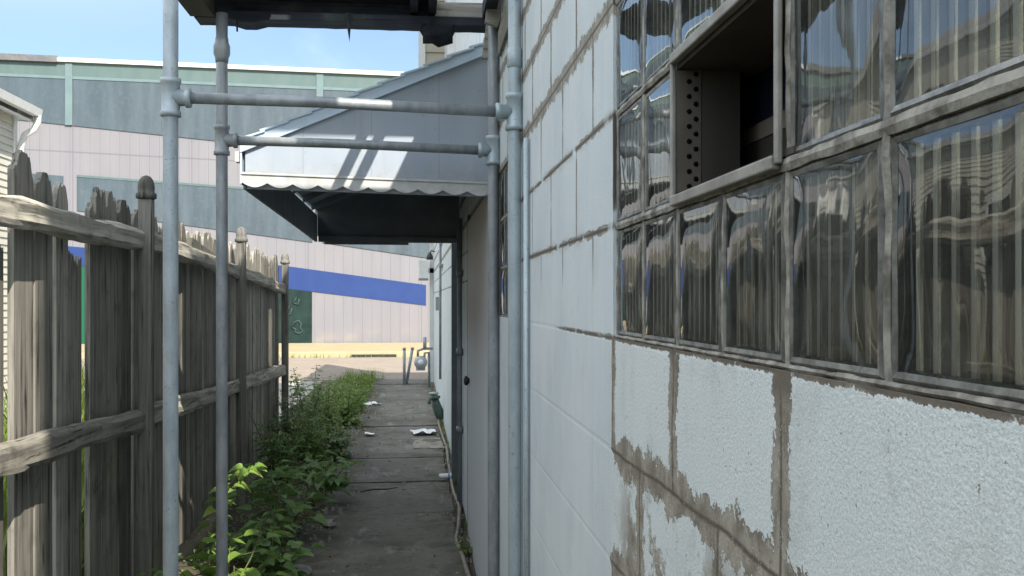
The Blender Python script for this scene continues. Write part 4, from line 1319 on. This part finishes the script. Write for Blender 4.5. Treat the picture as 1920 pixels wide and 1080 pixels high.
# tiny leaves and grass as ground cover
g = MB(); rr = random.Random(77)
for i in range(5200):
    y_ = rr.uniform(4.2, 18.3)
    x_ = -1.02 + rr.gauss(0, .19)
    if x_ > -.60: x_ = -.60 - rr.random() * .25
    z_ = rr.random() ** 2 * (.22 if y_ > 7 else .12)
    a_ = rr.random() * 6.28
    leaf(g, (x_, y_, z_ - .01), (math.cos(a_), math.sin(a_), rr.uniform(-.2, .7)), rr.uniform(.02, .05), rr.uniform(.012, .028), .4, .2)
tag(g.build('ground_cover', M['leaf']), 'low leafy ground cover between path and fence', 'ground cover', None, 'stuff')
def blades(g, rr, n_, x0, x1, y0, y1, h0, h1, wd=.008, z0=-.05):
    for i in range(n_):
        x_ = rr.uniform(x0, x1); y_ = rr.uniform(y0, y1); h_ = rr.uniform(h0, h1)
        a_ = rr.random() * 6.28; b_ = rr.uniform(.1, .5) * h_
        sx_, sy_ = math.cos(a_ + 1.57) * wd, math.sin(a_ + 1.57) * wd
        p0 = Vector((x_, y_, z0)); p1_ = Vector((x_ + math.cos(a_) * b_ * .3, y_ + math.sin(a_) * b_ * .3, z0 + h_ * .6)); p2_ = Vector((x_ + math.cos(a_) * b_, y_ + math.sin(a_) * b_, z0 + h_))
        s_ = Vector((sx_, sy_, 0))
        g.add([p0 - s_, p0 + s_, p1_ + s_ * .8, p1_ - s_ * .8, p2_], [(0, 1, 2, 3), (3, 2, 4)])
g = MB(); rr = random.Random(5)
blades(g, rr, 5200, -3.6, -1.55, 2.2, 11, .35, 1.05, .012)
blades(g, rr, 3500, -7, -3.0, 4, 11.5, .2, .55, .015)
tag(g.build('tall_grass', M['grass']), 'tall sunlit grass growing behind the fence', 'grass', None, 'stuff')
g = MB(); rr = random.Random(6)
blades(g, rr, 900, -1.3, -.75, 14, 18.8, .08, .30, .006, -.03)
blades(g, rr, 110, -6, 1, 26.25, 26.42, .04, .12, .010, -.03)
blades(g, rr, 160, .26, .35, 5, 17, .04, .14, .004, -.03)
blades(g, rr, 40, -.95, -.5, 18.7, 18.85, .08, .3, .003, -.03)
tag(g.build('verge_grass', M['grass']), 'thin grass tufts along the kerb and path end', 'grass', None, 'stuff')

# ------------------------------------------------------------------ camera
cam = bpy.data.cameras.new('camera'); co_ = bpy.data.objects.new('camera', cam); COL.objects.link(co_)
cam.sensor_width = 36; cam.lens = 1825 / 1920 * 36
co_.location = (0, 0, 1.5)
co_.rotation_euler = (math.radians(90), 0, -math.atan(182 / 1825))
cam.shift_y = 23 / 1920
cam.clip_start = .02; cam.clip_end = 2000
S.camera = co_

# ------------------------------------------------------------------ light
d = Vector((-.47, 1.0, -1)).normalized()
elev = math.asin(-d.z); rot = math.atan2(-d.x, -d.y)
w = bpy.data.worlds.new('World'); S.world = w; w.use_nodes = True
nt = w.node_tree; nt.nodes.clear(); G.nt = nt
out = nt.nodes.new('ShaderNodeOutputWorld'); bg = nt.nodes.new('ShaderNodeBackground'); sky = nt.nodes.new('ShaderNodeTexSky')
sky.sky_type = 'NISHITA'; sky.sun_disc = False; sky.sun_elevation = elev; sky.sun_rotation = rot
sky.air_density = 1.0; sky.dust_density = 1.5; sky.ozone_density = 1.5
bg.inputs[1].default_value = .072
# fill light: bright cloud sheet added high out of view; blue towards the street
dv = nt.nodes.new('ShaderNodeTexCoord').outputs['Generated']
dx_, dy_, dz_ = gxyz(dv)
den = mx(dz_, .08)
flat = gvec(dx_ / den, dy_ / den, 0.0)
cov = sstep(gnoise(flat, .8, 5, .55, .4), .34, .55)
fill_cloud = sstep(mx(0.0 - dx_, dy_ * -.8), -.02, .40) * sstep(dz_, .22, .50) * (.45 + cov * .55)
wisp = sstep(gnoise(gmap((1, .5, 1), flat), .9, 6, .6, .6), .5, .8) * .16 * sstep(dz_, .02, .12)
cl = gmix(mx(fill_cloud, wisp), G(sky.outputs[0]), (10.6, 11.3, 11.8))
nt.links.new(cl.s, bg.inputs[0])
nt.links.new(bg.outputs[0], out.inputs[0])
L = bpy.data.lights.new('sun', 'SUN'); L.energy = 2.75; L.angle = math.radians(.5); L.color = (1, .935, .82)
lo_ = bpy.data.objects.new('sun', L); COL.objects.link(lo_); lo_.rotation_euler = d.to_track_quat('-Z', 'Y').to_euler()
S.view_settings.view_transform = 'Standard'; S.view_settings.look = 'None'; S.view_settings.gamma = 1; S.view_settings.use_curve_mapping = False
S.view_settings.exposure = 1.55
S.cycles.max_bounces = 8; S.cycles.transparent_max_bounces = 12; S.cycles.caustics_reflective = False; S.cycles.caustics_refractive = False
S.cycles.sample_clamp_indirect = 6
